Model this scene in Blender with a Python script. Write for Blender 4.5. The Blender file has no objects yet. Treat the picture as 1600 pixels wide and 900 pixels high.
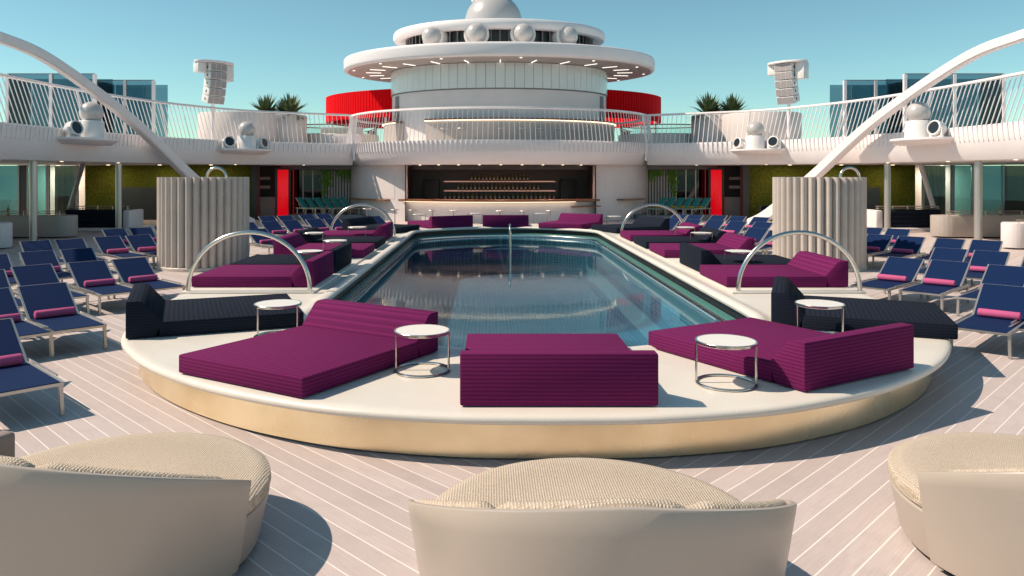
import bpy, bmesh, math, random
from mathutils import Vector, Matrix
R = math.radians
sin, cos, pi = math.sin, math.cos, math.pi
random.seed(7)
S = bpy.context.scene
COL = S.collection

# ------------------------------------------------------------------ camera maths (1600x900 photo)
F, CX, CY, XC, ZC = 1190.0, 765.0, 271.0, -0.57, 2.5
def at(px, py, z):
    Y = F * (ZC - z) / (py - CY)
    return Vector(((px - CX) * Y / F + XC, Y, z))
def atY(px, Y):
    return (px - CX) * Y / F + XC

# ------------------------------------------------------------------ materials
M = {}
def mat(name, col, rough=.6, metal=0., spec=.5, coat=0., sheen=0.):
    m = bpy.data.materials.new(name); m.use_nodes = True
    b = m.node_tree.nodes['Principled BSDF']
    b.inputs['Base Color'].default_value = (*col, 1)
    b.inputs['Roughness'].default_value = rough
    b.inputs['Metallic'].default_value = metal
    b.inputs['Specular IOR Level'].default_value = spec
    b.inputs['Coat Weight'].default_value = coat
    b.inputs['Sheen Weight'].default_value = sheen
    M[name] = m
    return m
def N(m, t, **kw):
    n = m.node_tree.nodes.new(t)
    for k, v in kw.items():
        if k in n.inputs: n.inputs[k].default_value = v
        else: setattr(n, k, v)
    return n
def L(m, a, b): m.node_tree.links.new(a, b)
def bsdf(m): return m.node_tree.nodes['Principled BSDF']
def coords(m, kind='Object', scale=(1,1,1), rot=(0,0,0)):
    if kind == 'World':
        g = N(m, 'ShaderNodeNewGeometry'); o = g.outputs['Position']
    else:
        g = N(m, 'ShaderNodeTexCoord'); o = g.outputs[kind]
    mp = N(m, 'ShaderNodeMapping')
    mp.inputs['Scale'].default_value = scale; mp.inputs['Rotation'].default_value = rot
    L(m, o, mp.inputs['Vector'])
    return mp.outputs['Vector']
def mixcol(m, fac, a, b):
    n = N(m, 'ShaderNodeMix', data_type='RGBA')
    if hasattr(fac, 'links'): L(m, fac, n.inputs[0])
    else: n.inputs[0].default_value = fac
    for v, s in ((a, n.inputs[6]), (b, n.inputs[7])):
        if hasattr(v, 'links'): L(m, v, s)
        else: s.default_value = (*v, 1)
    return n.outputs[2]
def ramp(m, fac, pts):
    n = N(m, 'ShaderNodeValToRGB')
    e = n.color_ramp.elements
    while len(e) < len(pts): e.new(.5)
    for i, (p, c) in enumerate(pts):
        e[i].position = p; e[i].color = (*c, 1) if len(c) == 3 else c
    L(m, fac, n.inputs[0]); return n.outputs[0]
def noise(m, vec, scale, detail=4, rough=.6):
    n = N(m, 'ShaderNodeTexNoise'); n.inputs['Scale'].default_value = scale
    n.inputs['Detail'].default_value = detail; n.inputs['Roughness'].default_value = rough
    L(m, vec, n.inputs['Vector']); return n.outputs[0]
def bump(m, h, strength=.3, dist=.01, prev=None):
    n = N(m, 'ShaderNodeBump'); n.inputs['Strength'].default_value = strength
    n.inputs['Distance'].default_value = dist
    L(m, h, n.inputs['Height'])
    if prev is not None: L(m, prev, n.inputs['Normal'])
    L(m, n.outputs[0], bsdf(m).inputs['Normal']); return n.outputs[0]
def math_(m, op, a, b=None):
    n = N(m, 'ShaderNodeMath', operation=op)
    for i, v in enumerate((a, b)):
        if v is None: continue
        if hasattr(v, 'links'): L(m, v, n.inputs[i])
        else: n.inputs[i].default_value = v
    return n.outputs[0]
def speckle(name, col, amount=.12, scale=3., rough=.5, fine=90., bumps=.05, **kw):
    """painted / cast surface: soft mottling plus fine grain"""
    m = mat(name, col, rough, **kw)
    v = coords(m)
    a = noise(m, v, scale, 5); b = noise(m, v, fine, 3)
    c1 = mixcol(m, ramp(m, a, [(.3, (0,0,0)), (.7, (1,1,1))]), tuple(x*(1-amount) for x in col), tuple(min(1, x*(1+amount*.6)) for x in col))
    c2 = mixcol(m, ramp(m, b, [(.35, (0,0,0)), (.65, (1,1,1))]), tuple(x*.86 for x in col), col)
    mm = N(m, 'ShaderNodeMix', data_type='RGBA'); mm.inputs[0].default_value = .4
    L(m, c1, mm.inputs[6]); L(m, c2, mm.inputs[7]); L(m, mm.outputs[2], bsdf(m).inputs['Base Color'])
    rr = N(m, 'ShaderNodeMapRange'); rr.inputs['To Min'].default_value = rough*.8; rr.inputs['To Max'].default_value = min(1, rough*1.25)
    L(m, a, rr.inputs['Value']); L(m, rr.outputs[0], bsdf(m).inputs['Roughness'])
    if bumps: bump(m, b, bumps, .004)
    return m
def emit(name, col, strength):
    m = mat(name, (.8,.8,.8), .5)
    bsdf(m).inputs['Emission Color'].default_value = (*col, 1)
    bsdf(m).inputs['Emission Strength'].default_value = strength
    return m

speckle('white_paint', (.85,.805,.80), .07, .6, .42)
speckle('white_wall', (.74,.69,.68), .10, .8, .55, bumps=.12)
speckle('stone', (.74,.70,.62), .07, 1.6, .38, 60., .03)
speckle('planter_paint', (.66,.60,.57), .1, .5, .6)
speckle('grey_wall', (.20,.20,.21), .15, 1., .6)
speckle('terrazzo', (.42,.37,.33), .2, 26., .45, 120.)
speckle('dark_panel', (.035,.04,.042), .2, 2., .45)
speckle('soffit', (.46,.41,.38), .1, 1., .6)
speckle('column_paint', (.56,.495,.44), .12, 2.2, .5)
speckle('shell', (.44,.38,.325), .05, 2., .33, 160., .02)
mat('steel', (.62,.60,.56), .2, 1.)
mat('frame_metal', (.52,.50,.47), .38, .8)
mat('grey_metal', (.30,.30,.31), .4, .6)
mat('white_plastic', (.78,.76,.74), .3)
mat('globe_paint', (.55,.525,.51), .25, .15)
mat('grille', (.36,.33,.33), .7)
mat('lens_dark', (.02,.025,.03), .12)
mat('table_white', (.78,.75,.69), .35)
mat('wood', (.24,.095,.045), .4)
mat('red_paint', (.72,.001,.006), .7, spec=.08)
mat('red_door', (.90,.004,.012), .35)
bsdf(M['red_door']).inputs['Emission Color'].default_value = (1,.0,.01,1); bsdf(M['red_door']).inputs['Emission Strength'].default_value = .35  # slight glow put into the door colour so it stays bright in shade
mat('bar_dark', (.035,.026,.024), .4)
mat('bar_pink', (.42,.16,.15), .5)
mat('bottle_glass', (.17,.15,.05), .15)
mat('bottle_label', (.45,.40,.30), .6)
mat('black', (.012,.012,.013), .5)
mat('teal_fabric', (.02,.26,.24), .8)
mat('yellow_towel', (.55,.38,.02), .9)
mat('pillow_grey', (.27,.22,.20), .9)
mat('gutter', (.016,.018,.02), .35)
mat('leaf_green', (.15,.33,.03), .6)
mat('stem_brown', (.12,.08,.05), .8)
emit('led_warm', (1,.78,.5), 2.0)
emit('led_soffit', (1,.93,.82), 1.0)
emit('led_pink', (1,.45,.32), .3)

def gold():
    m = mat('gold_metal', (.72,.55,.33), .30, 1.)
    v = coords(m, scale=(1,1,1))
    n1 = noise(m, v, .9, 4); n2 = noise(m, v, 1.7, 2)
    L(m, mixcol(m, ramp(m, n1, [(.35,(0,0,0)),(.65,(1,1,1))]), (.84,.68,.42), (.96,.84,.58)), bsdf(m).inputs['Base Color'])
    rr = N(m, 'ShaderNodeMapRange'); rr.inputs['To Min'].default_value = .20; rr.inputs['To Max'].default_value = .36
    L(m, n2, rr.inputs['Value']); L(m, rr.outputs[0], bsdf(m).inputs['Roughness'])
    bump(m, n1, .10, .02)
gold()

def fabric(name, col, col2, band=5.2, sheen=.3):
    """ribbed upholstery: fine ribs + horizontal quilting lines + weave"""
    m = mat(name, col, .9, spec=.08)
    v = coords(m)
    w = N(m, 'ShaderNodeTexWave', wave_type='BANDS', bands_direction='Z'); w.inputs['Scale'].default_value = 9.
    w.inputs['Distortion'].default_value = .6; w.inputs['Detail'].default_value = 2
    L(m, v, w.inputs['Vector'])
    w2 = N(m, 'ShaderNodeTexWave', wave_type='BANDS', bands_direction='X'); w2.inputs['Scale'].default_value = band
    w2.inputs['Distortion'].default_value = .4
    L(m, v, w2.inputs['Vector'])
    n = noise(m, v, 120, 2); n0 = noise(m, v, 2.5, 3)
    g = N(m, 'ShaderNodeTexCoord'); sp = N(m, 'ShaderNodeSeparateXYZ'); L(m, g.outputs['Normal'], sp.inputs[0])
    topf = N(m, 'ShaderNodeMapRange'); topf.inputs['From Min'].default_value = .3; topf.inputs['From Max'].default_value = .8; L(m, sp.outputs[2], topf.inputs['Value'])
    side = math_(m, 'SUBTRACT', 1., topf.outputs[0])
    mx = math_(m, 'ADD', math_(m, 'MULTIPLY', math_(m, 'MULTIPLY', w.outputs['Fac'], .36), side), math_(m, 'MULTIPLY', math_(m, 'MULTIPLY', w2.outputs['Fac'], .42), topf.outputs[0]))
    mx = math_(m, 'ADD', mx, math_(m, 'MULTIPLY', n, .35))
    c = mixcol(m, ramp(m, mx, [(.2,(0,0,0)),(.85,(1,1,1))]), col2, col)
    c = mixcol(m, math_(m, 'MULTIPLY', n0, .35), c, tuple(x*.6 for x in col))
    L(m, c, bsdf(m).inputs['Base Color'])
    bump(m, mx, .4, .008)
fabric('magenta_fabric', (.225,.024,.130), (.10,.010,.060))
fabric('navy_fabric', (.020,.027,.045), (.009,.012,.021))
def sling(name, c1, c2):
    m = mat(name, c1, .7, spec=.12)
    v = coords(m)
    w = N(m, 'ShaderNodeTexWave', wave_type='BANDS', bands_direction='X'); w.inputs['Scale'].default_value = 40; L(m, v, w.inputs['Vector'])
    n = noise(m, v, 60, 3)
    n3 = noise(m, v, 3, 3)
    f = math_(m, 'ADD', math_(m, 'MULTIPLY', w.outputs['Fac'], .3), math_(m, 'MULTIPLY', n, .5))
    f = math_(m, 'ADD', f, math_(m, 'MULTIPLY', n3, .3))
    L(m, mixcol(m, f, c2, c1), bsdf(m).inputs['Base Color']); bump(m, f, .25, .003)
sling('blue_sling', (.0055,.024,.090), (.003,.012,.048))
sling('pink_towel', (.58,.12,.27), (.40,.075,.18))
def wicker():
    m = mat('wicker', (.55,.46,.34), .85, spec=.15)
    v = coords(m, scale=(1,1,1))
    a = N(m, 'ShaderNodeTexWave', wave_type='BANDS', bands_direction='X'); a.inputs['Scale'].default_value = 19; a.inputs['Distortion'].default_value = 1.2; a.inputs['Detail Scale'].default_value = 3
    b = N(m, 'ShaderNodeTexWave', wave_type='BANDS', bands_direction='Y'); b.inputs['Scale'].default_value = 14; b.inputs['Distortion'].default_value = 1.5; b.inputs['Detail Scale'].default_value = 3
    c = N(m, 'ShaderNodeTexWave', wave_type='BANDS', bands_direction='Z'); c.inputs['Scale'].default_value = 12; c.inputs['Distortion'].default_value = 1.
    for w in (a, b, c): L(m, v, w.inputs['Vector'])
    n = noise(m, v, 70, 3); n2 = noise(m, v, 2, 3)
    f = math_(m, 'ADD', math_(m, 'MULTIPLY', math_(m, 'MULTIPLY', a.outputs['Fac'], b.outputs['Fac']), .7), math_(m, 'MULTIPLY', n, .6))
    f = math_(m, 'ADD', f, math_(m, 'MULTIPLY', c.outputs['Fac'], .12))
    col = ramp(m, f, [(.2,(.36,.29,.22)),(.5,(.56,.47,.37)),(.85,(.72,.63,.52))])
    col = mixcol(m, math_(m, 'MULTIPLY', n2, .3), col, (.40,.32,.23))
    L(m, col, bsdf(m).inputs['Base Color']); bump(m, f, .8, .008)
wicker()
def deckmat():
    m = mat('deck_planks', (.45,.38,.35), .55, spec=.35)
    g = N(m, 'ShaderNodeNewGeometry'); sp = N(m, 'ShaderNodeSeparateXYZ'); L(m, g.outputs['Position'], sp.inputs[0])
    ax = math_(m, 'ABSOLUTE', sp.outputs[0])
    s = math_(m, 'DIVIDE', math_(m, 'ADD', math_(m, 'SUBTRACT', sp.outputs[1], ax), 200.), .235)
    fr = math_(m, 'FRACT', s); idx = math_(m, 'FLOOR', s)
    line = math_(m, 'LESS_THAN', fr, .062)
    t = math_(m, 'ADD', sp.outputs[1], ax)
    cb = N(m, 'ShaderNodeCombineXYZ'); L(m, math_(m, 'MULTIPLY', t, 1.2), cb.inputs[0]); L(m, math_(m, 'MULTIPLY', s, 9.), cb.inputs[1]); L(m, sp.outputs[0], cb.inputs[2])
    grain = noise(m, cb.outputs[0], 2.2, 5, .65)
    wn = N(m, 'ShaderNodeTexWhiteNoise', noise_dimensions='1D'); L(m, idx, wn.inputs['W'])
    big = noise(m, g.outputs['Position'], .35, 4); med = noise(m, g.outputs['Position'], 3., 4)
    c = mixcol(m, ramp(m, grain, [(.3,(0,0,0)),(.7,(1,1,1))]), (.51,.43,.405), (.64,.555,.525))
    c = mixcol(m, math_(m, 'MULTIPLY', wn.outputs['Value'], .5), c, (.38,.315,.295))
    c = mixcol(m, math_(m, 'MULTIPLY', ramp(m, big, [(.35,(0,0,0)),(.7,(1,1,1))]), .35), c, (.50,.43,.40))
    c = mixcol(m, math_(m, 'MULTIPLY', ramp(m, med, [(.5,(0,0,0)),(.8,(1,1,1))]), .25), c, (.30,.26,.25))
    c = mixcol(m, line, c, (.82,.76,.70))
    L(m, c, bsdf(m).inputs['Base Color'])
    rr = N(m, 'ShaderNodeMapRange'); rr.inputs['To Min'].default_value = .42; rr.inputs['To Max'].default_value = .7
    L(m, grain, rr.inputs['Value']); L(m, rr.outputs[0], bsdf(m).inputs['Roughness'])
    bump(m, math_(m, 'SUBTRACT', math_(m, 'MULTIPLY', grain, .4), line), .25, .003)
deckmat()
def tiles():
    m = mat('pool_tile', (.1,.3,.4), .3)
    g = N(m, 'ShaderNodeNewGeometry'); sp = N(m, 'ShaderNodeSeparateXYZ'); L(m, g.outputs['Position'], sp.inputs[0])
    def grid(o):
        return math_(m, 'LESS_THAN', math_(m, 'FRACT', math_(m, 'DIVIDE', math_(m, 'ADD', o, 50.), .085)), .12)
    def ix(o): return math_(m, 'FLOOR', math_(m, 'DIVIDE', math_(m, 'ADD', o, 50.), .085))
    gr = math_(m, 'MAXIMUM', math_(m, 'MAXIMUM', grid(sp.outputs[0]), grid(sp.outputs[1])), math_(m, 'MULTIPLY', grid(sp.outputs[2]), 1.))
    cb = N(m, 'ShaderNodeCombineXYZ')
    for i in range(3): L(m, ix(sp.outputs[i]), cb.inputs[i])
    wn = N(m, 'ShaderNodeTexWhiteNoise', noise_dimensions='3D'); L(m, cb.outputs[0], wn.inputs['Vector'])
    c = mixcol(m, wn.outputs['Value'], (.035,.125,.21), (.08,.24,.35))
    c = mixcol(m, gr, c, (.40,.56,.62))
    L(m, c, bsdf(m).inputs['Base Color'])
tiles()
def ledge():
    m = mat('ledge_tile', (.16,.38,.36), .25)
    v = coords(m); L(m, mixcol(m, noise(m, v, 30, 3), (.035,.13,.12), (.10,.26,.235)), bsdf(m).inputs['Base Color'])
ledge()
def watermat():
    m = bpy.data.materials.new('pool_water'); m.use_nodes = True; M['pool_water'] = m
    nt = m.node_tree; nt.nodes.clear()
    out = N(m, 'ShaderNodeOutputMaterial'); mx = N(m, 'ShaderNodeMixShader')
    tr = N(m, 'ShaderNodeBsdfTransparent'); tr.inputs[0].default_value = (.46,.66,.73,1)
    gl = N(m, 'ShaderNodeBsdfGlossy'); gl.inputs['Roughness'].default_value = .045
    gl.inputs['Color'].default_value = (.80,.90,.95,1)
    fr = N(m, 'ShaderNodeFresnel'); fr.inputs['IOR'].default_value = 1.33
    g = N(m, 'ShaderNodeNewGeometry')
    mp = N(m, 'ShaderNodeMapping'); mp.inputs['Scale'].default_value = (1,.7,1); L(m, g.outputs['Position'], mp.inputs[0])
    n = noise(m, mp.outputs[0], 1.3, 3, .5); n2 = noise(m, mp.outputs[0], 6., 2, .5)
    h = math_(m, 'ADD', n, math_(m, 'MULTIPLY', n2, .12))
    b = N(m, 'ShaderNodeBump'); b.inputs['Strength'].default_value = .03; b.inputs['Distance'].default_value = .05
    L(m, h, b.inputs['Height']); L(m, b.outputs[0], gl.inputs['Normal']); L(m, b.outputs[0], fr.inputs['Normal'])
    L(m, math_(m, 'MULTIPLY', fr.outputs[0], .92), mx.inputs[0]); L(m, tr.outputs[0], mx.inputs[1]); L(m, gl.outputs[0], mx.inputs[2])
    L(m, mx.outputs[0], out.inputs[0])
watermat()
def glassmat(name, tint, ior=1.5):
    m = bpy.data.materials.new(name); m.use_nodes = True; M[name] = m
    m.node_tree.nodes.clear()
    out = N(m, 'ShaderNodeOutputMaterial'); mx = N(m, 'ShaderNodeMixShader')
    tr = N(m, 'ShaderNodeBsdfTransparent'); tr.inputs[0].default_value = (*tint, 1)
    gl = N(m, 'ShaderNodeBsdfGlossy'); gl.inputs['Roughness'].default_value = .02
    fr = N(m, 'ShaderNodeFresnel'); fr.inputs['IOR'].default_value = ior
    L(m, fr.outputs[0], mx.inputs[0]); L(m, tr.outputs[0], mx.inputs[1]); L(m, gl.outputs[0], mx.inputs[2]); L(m, mx.outputs[0], out.inputs[0])
glassmat('screen_glass', (.46,.56,.61))
glassmat('teal_glass', (.45,.78,.78))
glassmat('dark_glass', (.16,.20,.20))
glassmat('clear_glass', (.80,.90,.90))
def frosted():
    m = mat('frosted_panel', (.50,.56,.56), .22, spec=.7, coat=.4)
    v = coords(m, scale=(1,1,.4)); n = noise(m, v, .8, 3)
    L(m, mixcol(m, n, (.60,.67,.68), (.76,.77,.75)), bsdf(m).inputs['Base Color'])
frosted()
def moss():
    m = mat('moss', (.13,.13,.02), .9, spec=.1)
    v = coords(m); n = noise(m, v, 9, 6, .75); n2 = noise(m, v, .8, 3)
    c = ramp(m, n, [(.3,(.03,.034,.006)),(.5,(.11,.11,.015)),(.72,(.24,.21,.025))])
    c = mixcol(m, math_(m, 'MULTIPLY', ramp(m, n2, [(.4,(0,0,0)),(.65,(1,1,1))]), .5), c, (.06,.10,.012))
    L(m, c, bsdf(m).inputs['Base Color']); bump(m, n, 1., .05)
moss()
def curtain():
    m = mat('curtain', (.48,.42,.37), .9)
    v = coords(m, scale=(1,1,.05)); n = noise(m, v, 9, 3)
    L(m, ramp(m, n, [(.3,(.20,.17,.16)),(.55,(.50,.44,.38)),(.75,(.66,.58,.48))]), bsdf(m).inputs['Base Color'])
curtain()
def leafmat():
    m = mat('yucca_leaf', (.06,.10,.04), .5)
    o = N(m, 'ShaderNodeObjectInfo'); v = coords(m); n = noise(m, v, 6, 3)
    L(m, ramp(m, n, [(.3,(.06,.10,.045)),(.55,(.15,.20,.09)),(.8,(.36,.36,.18))]), bsdf(m).inputs['Base Color'])
leafmat()
def seamat():
    m = mat('sea', (.012,.05,.075), .12)
    g = N(m, 'ShaderNodeNewGeometry'); n = noise(m, g.outputs['Position'], .15, 6); bump(m, n, .5, 1.)
seamat()

# ------------------------------------------------------------------ mesh builder
class MB:
    def __init__(s): s.v = []; s.f = []; s.sm = []
    def add(s, vs, fs, smooth=False):
        o = len(s.v); s.v += [Vector(p) for p in vs]; s.f += [[i+o for i in f] for f in fs]; s.sm += [smooth]*len(fs); return s
    def box(s, c, d, rz=0., M4=None):
        hx, hy, hz = d[0]/2, d[1]/2, d[2]/2
        vs = [Vector((x*hx, y*hy, z*hz)) for x in (-1,1) for y in (-1,1) for z in (-1,1)]
        m = Matrix.Rotation(rz, 3, 'Z') if M4 is None else M4
        vs = [m @ p + Vector(c) for p in vs]
        return s.add(vs, [[0,1,3,2],[4,6,7,5],[0,4,5,1],[2,3,7,6],[0,2,6,4],[1,5,7,3]])
    def bbox(s, c, d, b=.02, rz=0., seg=2):
        bm = bmesh.new(); bmesh.ops.create_cube(bm, size=1)
        for q in bm.verts: q.co = Vector((q.co.x*d[0], q.co.y*d[1], q.co.z*d[2]))
        bmesh.ops.bevel(bm, geom=bm.edges[:], offset=b, segments=seg, profile=.5, affect='EDGES')
        return s.frombm(bm, Matrix.Translation(c) @ Matrix.Rotation(rz, 4, 'Z'))
    def frombm(s, bm, m=Matrix(), smooth=True):
        bm.verts.ensure_lookup_table(); bm.verts.index_update()
        s.add([m @ q.co for q in bm.verts], [[q.index for q in f.verts] for f in bm.faces], smooth); bm.free(); return s
    def prism(s, pts, axis, a, b, bev=0., seg=2):
        """2D polygon extruded along axis ('X','Y','Z') from a to b"""
        def P(p, t): return {'X': (t, p[0], p[1]), 'Y': (p[0], t, p[1]), 'Z': (p[0], p[1], t)}[axis]
        bm = bmesh.new()
        lo = [bm.verts.new(P(p, a)) for p in pts]; hi = [bm.verts.new(P(p, b)) for p in pts]
        n = len(pts)
        bm.faces.new(lo[::-1]); bm.faces.new(hi)
        for i in range(n): bm.faces.new((lo[i], lo[(i+1)%n], hi[(i+1)%n], hi[i]))
        bmesh.ops.recalc_face_normals(bm, faces=bm.faces[:])
        if bev: bmesh.ops.bevel(bm, geom=bm.edges[:], offset=bev, segments=seg, profile=.5, affect='EDGES')
        return s.frombm(bm, smooth=bool(bev))
    def tube(s, pts, r, n=8, closed=False, r2=None):
        pts = [Vector(p) for p in pts]; k = len(pts); rings = []
        up = None
        for i, p in enumerate(pts):
            a = pts[(i-1) % k] if (closed or i) else pts[i]; b = pts[(i+1) % k] if (closed or i < k-1) else pts[i]
            t = (b - a).normalized()
            if up is None:
                up = Vector((0,0,1)) if abs(t.z) < .9 else Vector((1,0,0))
            u = (up - t*up.dot(t)).normalized(); w = t.cross(u); up = u
            rr = r if r2 is None else r + (r2-r)*i/(k-1)
            rings.append([p + (u*cos(2*pi*j/n) + w*sin(2*pi*j/n))*rr for j in range(n)])
        vs = [q for g in rings for q in g]; fs = []
        for i in range(k if closed else k-1):
            for j in range(n):
                a, b = i*n+j, i*n+(j+1) % n; c, d = ((i+1) % k)*n+(j+1) % n, ((i+1) % k)*n+j
                fs.append([a, b, c, d])
        if not closed: fs += [list(range(n))[::-1], [(k-1)*n+j for j in range(n)]]
        return s.add(vs, fs, True)
    def bar(s, a, b, w, d=None):
        """square bar a->b"""
        a, b = Vector(a), Vector(b); d = d or w; t = (b-a).normalized()
        u = (Vector((0,0,1)) if abs(t.z) < .95 else Vector((0,1,0))); x = t.cross(u).normalized(); y = x.cross(t)
        vs = [p + x*i*w/2 + y*j*d/2 for p in (a, b) for i, j in ((-1,-1),(1,-1),(1,1),(-1,1))]
        return s.add(vs, [[3,2,1,0],[4,5,6,7],[0,1,5,4],[1,2,6,5],[2,3,7,6],[3,0,4,7]])
    def lathe(s, prof, c=(0,0,0), a=0., b=None, n=64, a0=0., a1=2*pi, smooth=True, loop=False):
        """profile (d, z): ring of half-axes (a+d, b+d)"""
        b = a if b is None else b; full = abs(a1-a0-2*pi) < 1e-6; k = n if full else n+1; m = len(prof)
        vs = []
        for i in range(k):
            t = a0 + (a1-a0)*i/n
            for d, z in prof: vs.append((c[0]+(a+d)*cos(t), c[1]+(b+d)*sin(t), c[2]+z))
        fs = []
        for i in range(n):
            i2 = (i+1) % k
            for j in range(m if loop else m-1):
                j2 = (j+1) % m
                fs.append([i*m+j, i2*m+j, i2*m+j2, i*m+j2])
        if not full and loop: fs += [list(range(m)), [(k-1)*m+j for j in range(m)][::-1]]
        return s.add(vs, fs, smooth)
    def loft(s, path, norms, prof, loop=False, smooth=True):
        m = len(prof); vs = []
        for p, nn in zip(path, norms):
            for d, z in prof: vs.append((p[0]+nn[0]*d, p[1]+nn[1]*d, z))
        fs = []
        for i in range(len(path)-1):
            for j in range(m if loop else m-1):
                j2 = (j+1) % m; fs.append([i*m+j, i*m+j2, (i+1)*m+j2, (i+1)*m+j])
        if loop: fs += [list(range(m))[::-1], [(len(path)-1)*m+j for j in range(m)]]
        return s.add(vs, fs, smooth)
    def sphere(s, c, r, sc=(1,1,1), u=24, v=14):
        bm = bmesh.new(); bmesh.ops.create_uvsphere(bm, u_segments=u, v_segments=v, radius=r)
        return s.frombm(bm, Matrix.Translation(c) @ Matrix.Diagonal((*sc, 1)))
    def xf(s, m): s.v = [m @ p for p in s.v]; return s
    def mirror(s):
        s.v = [Vector((-p.x, p.y, p.z)) for p in s.v]; s.f = [f[::-1] for f in s.f]; return s
    def build(s, name, m, parent=None, angle=38, recalc=True):
        me = bpy.data.meshes.new(name); me.from_pydata([tuple(p) for p in s.v], [], s.f)
        if recalc:
            bm = bmesh.new(); bm.from_mesh(me); bmesh.ops.recalc_face_normals(bm, faces=bm.faces[:]); bm.to_mesh(me); bm.free()
        me.polygons.foreach_set('use_smooth', [True]*len(me.polygons))
        try: me.set_sharp_from_angle(angle=R(angle))
        except Exception: pass
        me.materials.append(M[m] if isinstance(m, str) else m)
        o = bpy.data.objects.new(name, me); COL.objects.link(o)
        if parent: o.parent = parent
        return o

def tag(o, label, cat, group=None, kind=None):
    if label: o['label'] = label
    if cat: o['category'] = cat
    if group: o['group'] = group
    if kind: o['kind'] = kind
    return o
def thing(name, label, cat, loc=(0,0,0), rz=0., group=None):
    o = bpy.data.objects.new(name, None); o.empty_display_size = .2; COL.objects.link(o)
    o.location = loc; o.rotation_euler = (0,0,rz)
    return tag(o, label, cat, group)
def struct(o): o['kind'] = 'structure'; return o
def kids(o): return [c for c in bpy.data.objects if c.parent == o]
def dup(o, label, loc=None, rz=None):
    r = o.copy(); COL.objects.link(r); r['label'] = label
    if loc is not None: r.location = loc
    if rz is not None: r.rotation_euler = (0,0,rz)
    for ch in CH(o):
        c = ch.copy(); COL.objects.link(c); c.parent = r
        for g in CH(ch):
            d = g.copy(); COL.objects.link(d); d.parent = c
    return r
_ch = {}
def CH(o):
    if o.name not in _ch: _ch[o.name] = kids(o)
    return _ch[o.name]
def spline(pts, step=.25):
    pts = [Vector(p) for p in pts]; P = [2*pts[0]-pts[1]] + pts + [2*pts[-1]-pts[-2]]; out = []
    for i in range(1, len(P)-2):
        for k in range(24):
            t = k/24; a, b, c, d = P[i-1:i+3]
            out.append(.5*((2*b)+(c-a)*t+(2*a-5*b+4*c-d)*t*t+(3*b-a-3*c+d)*t**3))
    out.append(pts[-1])
    res = [out[0]]; acc = 0.
    for i in range(1, len(out)):
        seg = (out[i]-out[i-1]).length
        while acc + seg >= step:
            f = (step-acc)/seg; p = out[i-1].lerp(out[i], f); res.append(p); out[i-1] = p; seg = (out[i]-p).length; acc = 0.
        acc += seg
    if (res[-1]-out[-1]).length > step*.3: res.append(out[-1])
    return res
def normals2(path):
    ns = []
    for i in range(len(path)):
        a, b = path[max(0, i-1)], path[min(len(path)-1, i+1)]; t = (b-a); t = Vector((t[0], t[1])).normalized(); ns.append(Vector((-t.y, t.x)))
    return ns

# ================================================================== WORLD, SUN, CAMERA
SUN_EL, SUN_AZ = R(47), R(-91)     # azimuth measured from +Y towards +X: from the left, a little beyond
w = bpy.data.worlds.new('World'); S.world = w; w.use_nodes = True
nt = w.node_tree; bg = nt.nodes['Background']
sky = nt.nodes.new('ShaderNodeTexSky'); sky.sky_type = 'NISHITA'; sky.sun_disc = False
sky.sun_elevation = SUN_EL; sky.sun_rotation = SUN_AZ
sky.air_density = .85; sky.dust_density = .25; sky.ozone_density = 2.2
tint = nt.nodes.new('ShaderNodeMix'); tint.data_type = 'RGBA'; tint.blend_type = 'MULTIPLY'; tint.inputs[0].default_value = 1.
tint.inputs[7].default_value = (.83, 1.07, .87, 1)
nt.links.new(sky.outputs[0], tint.inputs[6]); nt.links.new(tint.outputs[2], bg.inputs[0])
bg.inputs[1].default_value = .10
sl = bpy.data.lights.new('sun', 'SUN'); sl.energy = 4.0; sl.angle = R(.5); sl.color = (1, .825, .67)
so = bpy.data.objects.new('sun', sl); COL.objects.link(so)
sd = Vector((sin(SUN_AZ)*cos(SUN_EL), cos(SUN_AZ)*cos(SUN_EL), sin(SUN_EL)))
so.rotation_euler = sd.to_track_quat('Z', 'Y').to_euler(); so.location = sd*60
cam = bpy.data.cameras.new('camera'); co = bpy.data.objects.new('camera', cam); COL.objects.link(co)
co.location = (XC, 0, ZC); co.rotation_euler = (R(90), 0, 0)
cam.sensor_width = 36; cam.lens = F/1600*36; cam.shift_x = 35/1600; cam.shift_y = -179/1600
cam.clip_end = 30000; cam.clip_start = .05
S.camera = co
S.view_settings.view_transform = 'Standard'; S.view_settings.look = 'None'
S.view_settings.exposure = 0.48; S.view_settings.gamma = 1
S.render.engine = 'CYCLES'; S.cycles.use_denoising = True; S.cycles.max_bounces = 8; S.cycles.transparent_max_bounces = 16
S.cycles.caustics_reflective = False; S.cycles.caustics_refractive = False; S.cycles.sample_clamp_indirect = 4

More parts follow.
